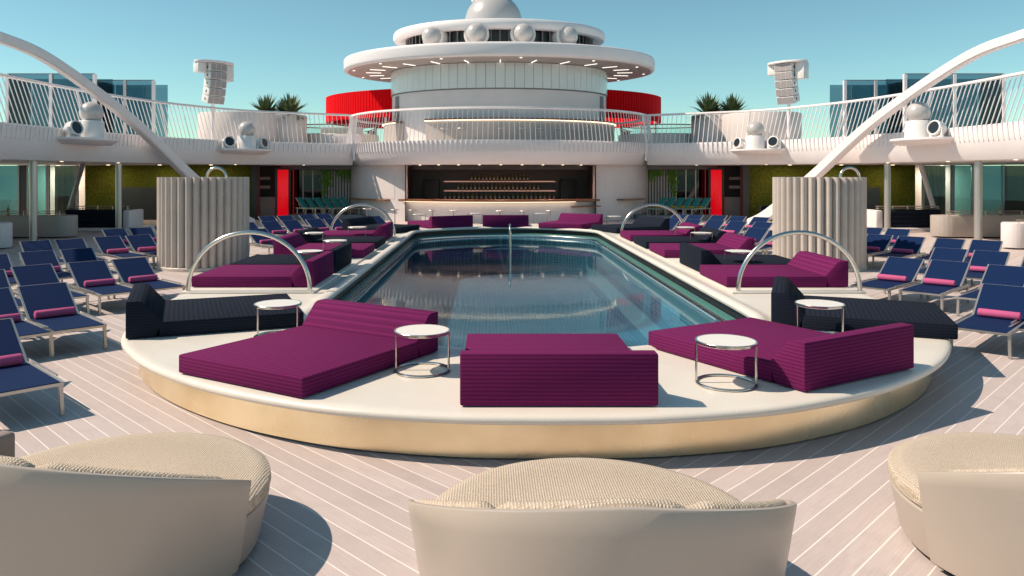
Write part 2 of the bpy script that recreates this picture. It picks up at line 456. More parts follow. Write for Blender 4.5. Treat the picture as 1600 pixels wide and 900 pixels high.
# ================================================================== SEA, DECK, PODIUM, POOL
sm = MB(); sm.lathe([(0,0),(12000,0)], n=48); struct(sm.build('sea', 'sea')).location = (0, 0, -28)
half = [(0,6.42),(.8,6.45),(1.55,6.58),(2.17,6.77),(2.9,7.13),(3.5,7.53),(4.17,8.12),(4.72,8.77),(5.17,9.5),(5.48,10.4),(5.72,11.6),(5.82,13),(5.85,15),(5.85,17),(5.85,18.8)]
YM = 18.8
def full_outline(half):
    q = [Vector((x, y, 0)) for x, y in half]
    r = spline(q, .12)
    right = r; up = [Vector((p.x, 2*YM-p.y, 0)) for p in r[::-1]]
    loop = right + up[1:]
    left = [Vector((-p.x, p.y, 0)) for p in loop[::-1]]
    return loop + left[1:-1]
pod = full_outline(half)
poolhalf = [(0,8.72),(.7,8.80),(1.4,9.05),(2.0,9.42),(2.6,9.92),(3.0,10.4),(3.16,10.8),(3.2,11.4),(3.2,13),(3.2,15),(3.2,17),(3.2,18.8)]
pool = full_outline(poolhalf)
def inset(loop, d):
    n = len(loop); out = []
    for i in range(n):
        t = (loop[(i+1) % n]-loop[i-1]).normalized(); out.append(loop[i] + Vector((-t.y, t.x, 0))*d)
    return out          # loop runs counter-clockwise, so left normal points inwards
def ringfaces(mb, loops):
    n = len(loops[0]); vs = [p for l in loops for p in l]; fs = []
    for k in range(len(loops)-1):
        for i in range(n): j = (i+1) % n; fs.append([k*n+i, k*n+j, (k+1)*n+j, (k+1)*n+i])
    mb.add(vs, fs, True)
def zl(loop, z): return [Vector((p.x, p.y, z)) for p in loop]
# main deck: ring from under the podium out to the hull
inner = inset(pod, .9); outer = []
for p in inner:
    d = p - Vector((0, YM, 0)); k = min(29/abs(d.x) if abs(d.x) > 1e-6 else 1e9, (52 if d.y > 0 else 45)/abs(d.y) if abs(d.y) > 1e-6 else 1e9)
    outer.append(Vector((0, YM, 0)) + d*k)
mb = MB(); ringfaces(mb, [zl(outer, 0), zl(inner, 0)]); struct(mb.build('deck', 'deck_planks'))
# podium
podium = thing('pool_podium', 'cream stone pool surround with rounded edge on a curved brushed gold base', 'pool surround', (0, YM, 0))
off = Matrix.Translation((0, -YM, 0))
prof = [(.21,.362),(.05,.362),(.018,.370),(.004,.385),(0,.405),(.006,.425),(.022,.440),(.055,.450),(.12,.452)]
mb = MB(); ringfaces(mb, [zl(inset(pod, d), z) for d, z in prof])
m_ = len(pod)
def resample(loop, n):
    # match pool loop count to podium loop count by arc fraction
    c = [0.]; L_ = loop + [loop[0]]
    for i in range(len(loop)): c.append(c[-1] + (L_[i+1]-L_[i]).length)
    tot = c[-1]; out = []; j = 0
    for i in range(n):
        t = tot*i/n
        while c[j+1] < t: j += 1
        out.append(L_[j].lerp(L_[j+1], (t-c[j])/(c[j+1]-c[j])))
    return out
poolR = resample(pool, m_)
lip = [(-.30,.452),(-.20,.455),(-.17,.475),(-.11,.488),(-.05,.486),(-.01,.468),(.012,.44),(.0,.40),(-.05,.385),(-.10,.38)]
ringfaces(mb, [zl(inset(pod, .12), .452)] + [zl(inset(poolR, d), z) for d, z in lip])
mb.xf(off).build('stone_top', 'stone', podium)
mb = MB(); ringfaces(mb, [zl(inset(pod, .205), .364), zl(inset(pod, .205), .02), zl(inset(pod, .25), .018), zl(inset(pod, .25), .0)])
mb.xf(off).build('gold_base', 'gold_metal', podium)
mb = MB(); ringfaces(mb, [zl(inset(poolR, d), z) for d, z in [(-.10,.38),(-.10,.24),(-.06,.235)]])
mb.xf(off).build('gutter', 'gutter', podium)
mb = MB(); ringfaces(mb, [zl(inset(poolR, d), z) for d, z in [(-.06,.235),(-.01,.215),(.02,.205),(.035,.17)]])
mb.xf(off).build('ledge', 'ledge_tile', podium)
mb = MB(); ringfaces(mb, [zl(inset(poolR, d), z) for d, z in [(.035,.175),(.045,.182),(.062,.178),(.07,.165),(.07,.12)]])
mb.xf(off).build('trim', 'steel', podium)
mb = MB(); ringfaces(mb, [zl(inset(poolR, d), z) for d, z in [(.066,.125),(.066,-.30),(.40,-.34),(.42,-1.25)]])
fl = inset(poolR, .42); mb.add(zl(fl, -1.25), [list(range(len(fl)))])
mb.xf(off).build('basin', 'pool_tile', podium)
wl = inset(pool, .06); mb = MB(); mb.add(zl(wl, .10), [list(range(len(wl)))]); struct(mb.build('pool_water', 'pool_water', recalc=False))
# slightly raised pads under the side daybeds
for sgn, side in ((-1, 'left'), (1, 'right')):
    mb = MB(); mb.bbox((sgn*4.70, 18.8, .4715), (2.28, 11.7, .035), .012)
    tag(mb.build('bed_pad', 'stone'), f'low cream stone pad under the row of daybeds {side} of the pool', 'stone pad')

# handrail in the pool
t = thing('pool_handrail', 'steel inverted U handrail standing in the middle of the pool', 'handrail', (0.02, 22.0, -.3))
pts = [(0,0,0),(0,0,1.05)] + [(0, .25-.25*cos(a), 1.05+.25*sin(a)) for a in [R(x) for x in range(15, 181, 15)]] + [(0.03, .5, 1.05), (.03,.5,0)]
MB().tube(pts, .028, 10).build('rail', 'steel', t)
for y in (0, .5): MB().lathe([(0,0),(.06,0),(.06,.015),(0,.02)], (0,y,0), n=20).build('foot_flange', 'steel', t)

# ================================================================== DAYBEDS
def make_bed(fab):
    mat_ = MB(); LL, W = 1.03, .87
    mat_.bbox((.235, 0, .105), (1.77, 2*W, .19), .02)
    back = MB(); pr = [(-LL, .0), (-LL+.20, .0), (-LL+.40, .196), (-LL+.22, .46), (-LL+.16, .49), (-LL, .49)]
    pr = [(-LL, .012), (-LL+.34, .012), (-LL+.42, .20), (-LL+.20, .445), (-LL+.15, .470), (-LL, .470)]
    back.prism(pr, 'Y', -W, W, .018)
    return mat_, back
def bed(colour, x, y, deg, label):
    fab = 'magenta_fabric' if colour == 'm' else 'navy_fabric'
    z = .489 if 12.9 < y < 24.7 else .452
    t = thing('daybed', label, 'daybed', (x, y, z), R(deg), 'daybeds around the pool')
    if fab not in BEDS:
        a, b = make_bed(fab); oa = a.build('mattress', fab, t); ob = b.build('backrest', fab, t); BEDS[fab] = (oa, ob)
        pl = MB(); pl.box((0,0,.006), (1.95, 1.64, .012)); pp = pl.build('plinth', 'black', t); BEDS[fab] += (pp,)
    else:
        for o in BEDS[fab]: c = o.copy(); COL.objects.link(c); c.parent = t
BEDS = {}
bed('m', -2.43, 8.29, -121, 'magenta double daybed at the near left of the podium, backrest against the water')
bed('m', .04, 7.69, 90, 'magenta daybed with dark backrest towards the camera, centre of the near podium edge')
bed('m', 2.60, 8.41, 120, 'magenta daybed at the near right of the podium with its backrest outwards')
bed('n', -4.41, 10.54, 22, 'navy daybed at the near left end of the podium, backrest by the loungers')
bed('n', 4.45, 10.54, -22, 'navy daybed at the near right end of the podium, backrest by the pool')
bed('m', -4.70, 14.27, 180, 'magenta daybed behind the nearer left hoop, backrest at the pool')
bed('n', -4.68, 16.15, 180, 'navy daybed left of the pool just beyond the nearer hooped magenta one')
bed('m', -4.68, 18.95, 0, 'magenta daybed at the middle of the left side, backrest by the loungers')
bed('n', -4.68, 21.1, 0, 'navy daybed left of the pool with backrest by the loungers, fourth along')
bed('m', -4.68, 23.45, 180, 'magenta daybed under the farther left hoop, backrest at the pool')
bed('m', 4.72, 14.27, 180, 'magenta daybed behind the nearer right hoop, backrest by the loungers')
bed('n', 4.70, 16.15, 0, 'navy daybed right of the pool with its backrest at the water')
bed('m', 4.70, 18.95, 180, 'magenta daybed at the middle of the right side, backrest by the loungers')
bed('n', 4.70, 21.1, 180, 'navy daybed right of the pool with backrest by the loungers, fourth along')
bed('m', 4.70, 23.35, 180, 'magenta daybed under the farther right hoop, backrest by the loungers')
bed('n', -4.45, 27.06, -22, 'navy daybed at the far left end of the podium near the bar')
bed('n', 4.45, 27.06, 202, 'navy daybed at the far right end of the podium near the bar')
bed('m', -2.47, 29.27, 121, 'magenta daybed at the far left of the pool, backrest at the water')
bed('m', .04, 29.86, 90, 'magenta daybed with dark backrest to the water, centre of the far podium edge')
bed('m', 2.57, 29.12, -120, 'magenta daybed at the far right of the pool, backrest towards the bar')

# ================================================================== SIDE TABLES
def tables():
    spots = [(-1.27,7.9,'by the magenta daybed, near left of the pool'), (1.73,7.41,'before the magenta daybed at the near right'),
      (-3.22,9.53,'beside the navy daybed at the near left'), (3.56,9.53,'before the navy daybed at the near right'),
      (-4.27,15.6,'among the left beds just beyond the nearer left hoop'), (-4.24,18.07,'between the navy and magenta beds, middle left side'),
      (-5.3,20.4,'by the loungers at the middle of the left side'), (-4.5,22.6,'before the bed under the farther left hoop'),
      (4.54,15.6,'among the right beds just beyond the nearer right hoop'), (5.1,20.4,'by the loungers at the middle of the right side'),
      (5.2,22.5,'before the bed under the farther right hoop'), (4.15,28.9,'right of the far right magenta bed'),
      (1.5,31.0,'between the far centre and far right magenta beds'), (-3.4,30.3,'left of the far left magenta bed'), (-1.15,31.0,'between the far left and far centre magenta beds')]
    proto = None
    for x, y, ph in spots:
        z = .489 if 12.9 < y < 24.7 and abs(x) > 3.6 else .453
        lab = 'round white steel side table ' + ph
        if proto is None:
            proto = t = thing('side_table', lab, 'side table', (x, y, z), 0, 'white side tables')
            MB().lathe([(-.29,.41),(-.012,.41),(-.012,.424),(-.29,.426)], a=.29, n=48).build('tabletop', 'table_white', t)
            MB().lathe([(0,.395),(.004,.40),(.004,.422),(0,.427),(-.012,.427),(-.012,.395)], a=.288, n=48, loop=True).build('rim', 'steel', t)
            MB().tube([(.28*cos(a), .28*sin(a), .014) for a in [2*pi*i/40 for i in range(40)]], .013, 8, True).build('base_ring', 'steel', t)
            for a in (R(174), R(352)):
                MB().tube([(.28*cos(a), .28*sin(a), .014), (.28*cos(a), .28*sin(a), .41)], .011, 8).build('leg', 'steel', t)
        else: dup(proto, lab, (x, y, z), R(random.uniform(-12, 12)))
tables()

# ================================================================== HOOPS, COLUMNS, ARCHES
for i, (x, y, lab) in enumerate([(-4.68,13.02,'steel hoop over the magenta daybed at the near left of the pool'), (4.72,13.02,'steel hoop over the magenta daybed at the near right of the pool'),
        (-4.68,24.62,'steel hoop over the magenta daybed at the far left of the pool'), (4.72,24.62,'steel hoop over the magenta daybed at the far right of the pool')]):
    if i == 0:
        hp = t = thing('arched_rail', lab, 'hoop', (x, y, .452), 0, 'steel hoops over the daybeds')
        pts = [(-1.04, 0, 0)] + [(-1.04*cos(a), 0, .06+.98*sin(a)) for a in [R(k) for k in range(0, 181, 6)]] + [(1.04, 0, 0)]
        MB().tube(pts, .038, 12).build('hoop_tube', 'steel', t)
        for sx in (-1.04, 1.04): MB().lathe([(-.07,.0),(0,0),(0,.012),(-.03,.018)], (sx,0,0), a=.07, n=24).build('foot_flange', 'steel', t)
    else: dup(hp, lab, (x, y, .452))
def column(x, label):
    t = thing('fluted_column', label, 'column', (x, 20.4, 0), 0, 'fluted columns')
    n, rb = 34, 1.10; vs = []; pr = []
    for k in range(n):
        for j in range(8):
            a = 2*pi*(k + j/8)/n; u = j/8
            r = rb - .075 + .135*sin(pi*u)**.75
            pr.append((r*cos(a), r*sin(a)))
    mb = MB(); m = len(pr); z0, z1 = .10, 2.40
    vs = [(px, py, z0) for px, py in pr] + [(px, py, z1) for px, py in pr] + [(px*.94, py*.94, z1) for px, py in pr] + [(px*.94, py*.94, z1-.35) for px, py in pr]
    fs = []
    for k in range(3):
        for i in range(m): j = (i+1) % m; fs.append([k*m+i, k*m+j, (k+1)*m+j, (k+1)*m+i])
    mb.add(vs, fs); mb.add([(0,0,z1-.35)] + [(px*.94, py*.94, z1-.35) for px, py in pr], [[0, i+1, (i+1) % m+1] for i in range(m)])
    mb.build('fluted_drum', 'column_paint', t, angle=60)
    MB().lathe([(-.1,.0),(.04,0),(.04,.08),(.02,.1),(-.1,.1)], a=1.13, n=64).build('base_ring', 'column_paint', t)
    MB().tube([(.30, -.6, 2.05)] + [(.30+.25-.25*cos(a), -.6, 2.40+.25*sin(a)) for a in [R(k) for k in range(0, 181, 12)]] + [(.80, -.6, 2.05)], .035, 10).build('pipe_loop', 'steel', t)
    return t
column(-8.22, 'tall white fluted round column on the left deck behind the hooped daybed')
column(8.24, 'tall white fluted round column on the right deck behind the hooped daybed')
AP = [(12.5,38.1,-.02),(13.0,37.1,.5),(14.4,35.3,2.32),(15.1,31.0,4.62),(15.4,25.9,6.28),(15.5,22.9,6.66),(15.5,19,6.8),(15.5,14,6.4),(15.4,9,5.1),(15.3,5,3.2),(15.2,1,0)]
def arch(sgn, label):
    P = spline(AP, .35); mb = MB(); rings = []
    n = len(P)
    for i, p in enumerate(P):
        tn = (P[min(n-1, i+1)] - P[max(0, i-1)]).normalized()
        side = tn.cross(Vector((0,0,1))).normalized(); up = side.cross(tn)
        if up.z < 0: up = -up
        f = 1 - .42*min(1, i/(n*.45)); d, wd = .26*f, .21*f
        pr = [(-1,-.75),(-.72,-1),(.72,-1),(1,-.75),(1,.75),(.72,1),(-.72,1),(-1,.75)]
        rings.append([p + side*a*wd + up*b*d for a, b in pr])
    vs = [q for r in rings for q in r]; fs = []
    for i in range(n-1):
        for j in range(8): fs.append([i*8+j, i*8+(j+1) % 8, (i+1)*8+(j+1) % 8, (i+1)*8+j])
    fs += [list(range(8)), [(n-1)*8+j for j in range(8)]]
    mb.add(vs, fs)
    if sgn < 0: mb.mirror()
    o = mb.build('arch_beam', 'white_paint'); tag(o, label, 'arch', 'white arched beams')
arch(-1, 'white arched beam sweeping up from the left deck past the balcony')
arch(1, 'white arched beam sweeping up from the right deck past the balcony')

# ================================================================== LOUNGERS
def lounger_parts(t, fabname, w=.34, up=.42):
    fm = MB()
    yb, zb = .25+.64, .33+up
    for s in (-1, 1):
        fm.bar((s*w, -.96, .33), (s*w, .86, .33), .032, .045)
        fm.bar((s*(w+.028), -.70, .365), (s*(w+.028), .30, .365), .02, .02)
        fm.bar((s*(w-.006), .25, .338), (s*(w-.006), yb, zb), .03, .026)
        fm.bar((s*(w-.05), .55, .31), (s*(w-.05), .72, .33+up*.73), .018)
    for y in (-.95, .25, .85): fm.bar((-w, y, .328), (w, y, .328), .03, .03)
    fm.bar((-w, yb, zb), (w, yb, zb), .028)
    fm.build('frame', 'frame_metal', t)
    se = MB(); se.box((0, -.35, .345), (2*w-.03, 1.19, .012)); se.build('seat', fabname, t)
    L_ = math.hypot(.64, up); rot = Matrix.Rotation(math.atan2(up, .64), 3, 'X')
    bk = MB(); bk.box((0, .25+.32, .345+up/2), (2*w-.035, L_-.02, .012), M4=rot); bk.build('backrest', fabname, t)
    for sx in (-1, 1):
        for y in (-.90, .70):
            MB().bar((sx*(w-.0), y, .33), (sx*(w+.01), y-.02*(1 if y < 0 else -1), 0), .036, .05).build('leg', 'frame_metal', t)
LP = None; TW = None
def towel_mesh():
    mb = MB(); n = 20; w = .27
    pr = [(0, .062*.0), ]
    mb.tube([(-w+.0, 0, 0), (-w+.006, 0, 0), (-w+.02, 0, 0), (w-.02, 0, 0), (w-.006, 0, 0), (w, 0, 0)], .062, 18)
    # round the ends over
    for q in mb.v:
        if abs(q.x) > w-.003: q.y *= .72; q.z *= .72
        elif abs(q.x) > w-.010: q.y *= .92; q.z *= .92
    return mb
def lounger(px, py, side, phrase, towel=True, anchor='top', jit=True):
    global LP, TW
    th = R(46)*(-1 if side > 0 else 1)
    if jit: th += R(random.uniform(-2, 2))
    fd = Vector((sin(th), -cos(th), 0))
    if anchor == 'top': c = at(px, py, .755); c.z = 0; c += fd*.89
    else: c = Vector((px, py, 0))
    lab = 'blue mesh sun lounger, ' + phrase
    if LP is None:
        LP = thing('sun_lounger', lab, 'sun lounger', c, th, 'blue sun loungers on the side decks'); lounger_parts(LP, 'blue_sling')
    else: dup(LP, lab, c, th)
    if towel:
        m = Matrix.Rotation(th, 4, 'Z'); p = c + (m @ Vector((random.uniform(-.02, .02), .175, .351+.062)))
        tl = 'pink towel on lounger ' + phrase
        if TW is None:
            TW = towel_mesh().build('rolled_towel', 'pink_towel'); o = TW
        else: o = TW.copy(); COL.objects.link(o)
        o.location = p; o.rotation_euler = (0, 0, th + R(random.uniform(-3, 3))); tag(o, tl, 'rolled towel', 'pink rolled towels on the loungers')
FL = 'left deck'
for a in [
  (66,445,'beside the navy bed at the podium left end'), (-26,454,'at the left photo edge beside the navy bed one'),
  (49,415,'second row on the left deck, left of the near pair'), (-28,424,'second row at the left photo edge'),
  (135,409,'left one of the pair before the left column'), (201,404,'nearest the left column, right one of its pair'),
  (57,393,'third row on the left deck, left one'), (119,389,'third row on the left deck, right one'), (-17,399,'third row at the left photo edge'),
  (54,376.5,'rearmost left one before the terrazzo counter, left deck'), (108,374,'rearmost right one before the terrazzo counter, left deck'),
  (167,370,'left one of the pair left of the left column'), (215,367.5,'right one of the pair left of the left column'),
  (177,358,'below the left cabana sofa, left one'), (219,356,'below the left cabana sofa, right one'), (255,353,'peeping out behind the left column'),
  (400,358,'just right of the left column, nearer'), (383,348,'just right of the left column, farther'),
  (420,346,'front row beyond the left column, leftmost'), (452,344.5,'front row beyond the left column, second'), (489,342.6,'front row beyond the left column, third'), (517,341.7,'front row beyond the left column, nearest the hoop'),
  (415.5,338,'back row before the left red door, leftmost'), (444,337,'back row before the left red door, second'), (477.5,335.3,'back row before the left red door, third'), (503,334,'back row before the left red door, rightmost'),
  (583,338,'behind the navy bed at the far left of the podium')]:
    lounger(a[0], a[1], -1, a[2])
c0 = at(97, 648, 0); fd = Vector((sin(R(46)), -cos(R(46)), 0)); wd = Vector((cos(R(46)), sin(R(46)), 0))
cc = c0 - fd*.92 - wd*.35; lounger(cc.x, cc.y, -1, 'nearest at the left photo edge behind the round chair', anchor='xy', jit=False)
for a in [
  (1575,447,'beside the navy bed at the podium right end'), (1577,416,'second row at the right photo edge'),
  (1485,408.5,'right one of the pair before the right column'), (1415.6,403.5,'nearest the right column, left one of its pair'),
  (1550,392.8,'third row on the right deck, right one'), (1486,388.6,'third row on the right deck, left one'), (1632,397,'third row, cut by the right photo edge'),
  (1542.5,376,'rearmost right one before the right terrazzo counter'), (1486,373.4,'rearmost left one before the right terrazzo counter'),
  (1375.6,367,'left one of the pair right of the right column'), (1425,370,'right one of the pair right of the right column'),
  (1363,356,'below the right cabana sofa, left one'), (1405,358,'below the right cabana sofa, right one'),
  (1052.6,341,'beside the navy bed at the far right of the podium'), (1084.6,343,'front row left of the right column, second'), (1120,344,'front row left of the right column, third'), (1154,346,'front row left of the right column, fourth'),
  (1186,356.5,'just left of the right column, nearest'), (1194,347.6,'just left of the right column, behind the nearest'), (1219,361,'half hidden behind the right column'),
  (1063.6,335,'back row before the right red door, leftmost'), (1088,336,'back row before the right red door, second'), (1124.5,336.7,'back row before the right red door, third'), (1154,338,'back row before the right red door, fourth'), (1190.5,339.6,'back row before the right moss wall, rightmost')]:
    lounger(a[0], a[1], 1, a[2])
p1 = at(1577, 549, 0); fd = Vector((-sin(R(46)), -cos(R(46)), 0)); wd = Vector((cos(R(46)), -sin(R(46)), 0))
cc = p1 - fd*.92 + wd*.35; lounger(cc.x, cc.y, 1, 'nearest one, cut by the right photo edge', anchor='xy', jit=False)

# teal loungers by the fluted walls
TL = None
words_ = ['leftmost', 'second', 'third', 'fourth', 'fifth', 'rightmost']
for side, nm in ((-1, 'left'), (1, 'right')):
    for k in range(6):
        x = (-10.55 + .45*k) if side < 0 else (8.55 + .45*k); y = 42.0 + (.12*k if side < 0 else -.10*k)
        lab = f'teal lounger before the {nm} fluted wall, {words_[k]} of six' + (' with a yellow towel' if side > 0 else '')
        th = R(50)*(1 if side < 0 else -1)
        if TL is None: TL = thing('folding_lounger', lab, 'folding lounger', (x, y, .25), th, 'teal loungers by the fluted walls'); lounger_parts(TL, 'teal_fabric', .22, .55)
        else: dup(TL, lab, (x, y, .25), th)
        if side > 0:
            mb = MB(); mb.tube([(-.16,0,0),(.16,0,0)], .055, 12); o = mb.build('rolled_towel', 'yellow_towel')
            o.location = Vector((x, y, .25)) + Matrix.Rotation(th, 3, 'Z') @ Vector((0, .16, .41)); o.rotation_euler = (0,0,th)
            tag(o, f'yellow rolled towel on the {words_[k]} teal lounger', 'rolled towel', 'yellow towels on the teal loungers')
    mb = MB(); mb.bbox((side*9.5, 42.6, .122), (4.2, 3.6, .244), .02)
    tag(mb.build('low_platform', 'grey_wall'), f'low grey platform under the teal loungers on the {nm}', 'platform')

# ================================================================== ROUND SHELL CHAIRS
def RS(z): return .97 + .12*min(1., (z-.06)/.7)**.9 + .05*max(0, z-.76)
def shell_chair(x, y, mid, span, label, pillow=None):
    t = thing('round_daybed', label, 'round daybed', (x, y, 0), 0, 'round shell daybeds')
    # base bowl
    MB().lathe([(-.14,.045),(-.13,.04),(-.12,.06),(-.077,.27),(-.060,.335),(-.058,.35),(-.066,.362),(-.09,.362),(-.10,.33),(-1.0,.33)], a=1.06, n=96).build('base', 'shell', t)
    MB().lathe([(-.24,.0),(-.2,.0),(-.2,.06),(-.24,.06)], a=1.10, n=64, loop=True).build('foot_ring', 'black', t)
    # seat cushion, domed
    MB().lathe([(-.03,.362),(.0,.375),(.012,.41),(.005,.455),(-.03,.478),(-.10,.489),(-.4,.50),(-.8,.507),(-1.06,.508)], a=1.0, n=96).build('cushion', 'wicker', t)
    # wrap-around shell: outer and inner skin with swept rim
    n = 96; mb = MB(); rows = []
    for i in range(n+1):
        u = -1 + 2*i/n; a = R(mid + span*u)
        zr = 1.02 - .40*abs(u)**1.6
        col = []
        for k in range(9):
            f = k/8; z = .06 + (zr-.06)*f; r = RS(z)+.012
            col.append((r*cos(a), r*sin(a), z))
        r = r
        col.append(((r-.006)*cos(a), (r-.006)*sin(a), zr+.008)); col.append(((r-.028)*cos(a), (r-.028)*sin(a), zr+.008))
        for k in range(5):
            f = 1-k/4; z = .37 + (zr-.37)*f; rr = RS(z)-.022
            col.append((rr*cos(a), rr*sin(a), z))
        rows.append(col)
    m = len(rows[0]); vs = [p for c in rows for p in c]; fs = []
    for i in range(n):
        for j in range(m-1): fs.append([i*m+j, i*m+j+1, (i+1)*m+j+1, (i+1)*m+j])
    fs += [list(range(m)), [n*m+j for j in range(m)][::-1]]
    mb.add(vs, fs); mb.build('shell', 'shell', t, angle=50)
    # back pads lining the shell
    cuts = [-.93, -.42, .20, .93]
    for q in range(3):
        u0, u1 = cuts[q]+.008, cuts[q+1]-.008; mb = MB(); rows = []; nn = 26
        for i in range(nn+1):
            u = u0 + (u1-u0)*i/nn; a = R(mid + span*u); e = min(i, nn-i); rnd = .0 if e > 1 else (.03 if e == 1 else .06)
            zt = 1.02 - .40*abs(u)**1.6 + .012 - rnd*.5
            q_ = RS(zt); sec = [(1.0, .50), (q_-.03, zt-.03), (q_-.05, zt-.004), (q_-.09, zt), (q_-.13, zt-.012), (q_-.155, zt-.05), (.88, .50)]
            rows.append([(r*cos(a), r*sin(a), z) for r, z in sec])
        m = len(rows[0]); vs = [p for c in rows for p in c]; fs = []
        for i in range(nn):
            for j in range(m): fs.append([i*m+j, i*m+(j+1) % m, (i+1)*m+(j+1) % m, (i+1)*m+j])
        fs += [list(range(m)), [nn*m+j for j in range(m)][::-1]]
        mb.add(vs, fs); mb.build('back_pad', 'wicker', t, angle=60)
    return t
shell_chair(-3.05, 4.98, -101, 83, 'round taupe daybed with woven cushion at the left, turned slightly away')
shell_chair(.04, 4.45, -90, 86, 'round beige shell daybed seen from behind, centre foreground')
shell_chair(3.17, 4.98, -83, 86, 'round beige shell daybed cut by the right photo edge')
t = thing('throw_pillow', 'grey brown upright pillow on the left round daybed cushion', 'pillow', (-3.86, 4.97, .50), R(68))
mb = MB(); mb.bbox((0,0,.14), (.34,.13,.27), .03, seg=3); mb.build('cover', 'pillow_grey', t)
mb = MB(); mb.box((0,-.0655,.14), (.012,.004,.2)); mb.build('seam', 'pillow_grey', t)

# ================================================================== SIDE BALCONIES
BP = [(-16.1,-16,0),(-16.1,-4,0),(-16.1,8,0),(-16.1,18,0),(-16.1,24.2,0),(-15.95,29,0),(-15.4,33,0),(-14.4,36,0),(-12.9,38.6,0),(-10.8,40.2,0),(-8.0,41.8,0)]
bpath = spline(BP, .25); bnorm = normals2(bpath)
cpath = bpath[::2] + ([bpath[-1]] if len(bpath) % 2 == 0 else []); cnorm = normals2(cpath)
def balcony(sgn, side):
    def fin(mb): return mb if sgn < 0 else mb.mirror()
    t = thing('balcony', f'white curved upper deck balcony with slanted railing on the {side}', 'balcony', (0,0,0))
    mb = MB(); mb.loft(cpath, cnorm, [(13.,4.146),(.10,4.146),(.02,4.14),(0,4.10),(.03,3.7),(.16,3.25),(.36,2.965),(.42,2.955),(13.,2.955)])
    fin(mb).build('deck_edge', 'white_paint', t)
    # baluster ribs: start on the fascia, bend at the deck edge and lean back to the rail
    mb = MB()
    for p, nn in zip(bpath, bnorm):
        if p.y < -6: continue
        tn = Vector((nn.y, -nn.x)) * -1
        a = (p.x - nn.x*.0 + nn.x*.035, p.y + nn.y*.035, 3.62); b = (p.x - nn.x*.03, p.y - nn.y*.03, 4.14); c = (p.x + nn.x*.50, p.y + nn.y*.50, 5.72)
        mb.bar(a, b, .034, .05); mb.bar(b, c, .021, .03)
    r = fin(mb).build('railing', 'white_paint', t)
    tp = [(p.x+n.x*.51, p.y+n.y*.51) for p, n in zip(cpath, cnorm)]
    mb = MB(); mb.loft(cpath, cnorm, [(.44,5.70),(.46,5.78),(.58,5.79),(.60,5.71),(.52,5.67)], loop=True)
    fin(mb).build('top_rail', 'white_paint', r)
    for k in range(34, len(bpath)-1, 21):
        p, n = bpath[k], bnorm[k]; mb = MB(); mb.bar((p.x+n.x*.12, p.y+n.y*.12, 4.14), (p.x+n.x*.54, p.y+n.y*.54, 5.70), .05, .05); fin(mb).build('post', 'white_paint', r)
    for k in range(40, len(cpath)-2, 7):
        p, n = cpath[k], cnorm[k]; mb = MB(); mb.lathe([(-.05,0),(0,0),(.0,-.012),(-.05,-.014)], (p.x+n.x*.62, p.y+n.y*.62, 2.953), a=.06, n=14); fin(mb).build('downlight', 'led_warm', t)
balcony(-1, 'left'); balcony(1, 'right')

def bracket(x, y, nx, ny, z, lamps, label):
    """half-round shelf on the balcony edge with globe on a drum and pivoting lamps"""
    ang = math.atan2(ny, nx)
    t = thing('lamp_bracket', label, 'lamp bracket', (x, y, z), ang, 'lamp brackets on the balconies')
    mb = MB(); pr = [(-.25, -1.45), (.25, -1.45)] + [(.25+.92*cos(a), 1.45*sin(a)) for a in [R(k) for k in range(-84, 85, 7)]] + [(.25, 1.45), (-.25, 1.45)]
    lo = [(.82*px - .02, .8*py) for px, py in pr]
    vs = [(a, b, .10) for a, b in pr] + [(a, b, .02) for a, b in pr] + [(a, b, -.14) for a, b in lo]; n = len(pr)
    fs = [list(range(n)), [2*n+i for i in range(n)][::-1]]
    for k in range(2):
        for i in range(n): j = (i+1) % n; fs.append([k*n+i, (k+1)*n+i, (k+1)*n+j, k*n+j])
    mb.add(vs, fs); mb.build('shelf', 'white_paint', t)
    MB().lathe([(-.5,0),(0,0),(-.03,.62),(-.06,.66),(-.5,.66)], (.42,0,.10), a=.47, n=36).build('drum', 'white_plastic', t)
    MB().sphere((.42,0,.10+.66+.30), .42).build('globe', 'globe_paint', t)
    for ly, aim in lamps:
        m = Matrix.Translation((.40, ly, .42)) @ Matrix.Rotation(R(aim), 4, 'Z') @ Matrix.Rotation(R(-12), 4, 'Y')
        mb = MB(); mb.lathe([(-.28,-.30),(-.08,-.30),(0,-.16),(0,.14),(-.03,.16),(-.05,.16),(-.06,.10)], a=.28, n=28).xf(m @ Matrix.Rotation(R(90), 4, 'Y')); lp = mb.build('spotlight', 'white_plastic', t)
        mb = MB(); mb.lathe([(-.22,.11),(0,.11)], a=.22, n=24).xf(m @ Matrix.Rotation(R(90), 4, 'Y')); mb.build('lens', 'lens_dark', lp)
        mb = MB(); mb.bar((.40, ly-.30, .10), (.40, ly-.30, .46), .06, .10); mb.bar((.40, ly+.30, .10), (.40, ly+.30, .46), .06, .10); mb.box((.40, ly, .12), (.14,.62,.05)); mb.build('yoke', 'white_plastic', lp)
bracket(-15.98, 28.7, .99, -.08, 3.72, [(-1.0, -15)], 'lamp bracket with grey globe on the left balcony, nearer to the camera')
bracket(15.98, 28.7, -.99, -.08, 3.72, [(1.0, 15)], 'lamp bracket with grey globe on the right balcony, nearer to the camera')
bracket(-13.05, 38.35, .78, -.62, 3.62, [(-1.0, -10), (.95, 15)], 'lamp bracket with globe and two spotlights, farther along the left balcony')
bracket(13.05, 38.35, -.78, -.62, 3.62, [(-.95, -15), (1.0, 10)], 'lamp bracket with globe and two spotlights, farther along the right balcony')

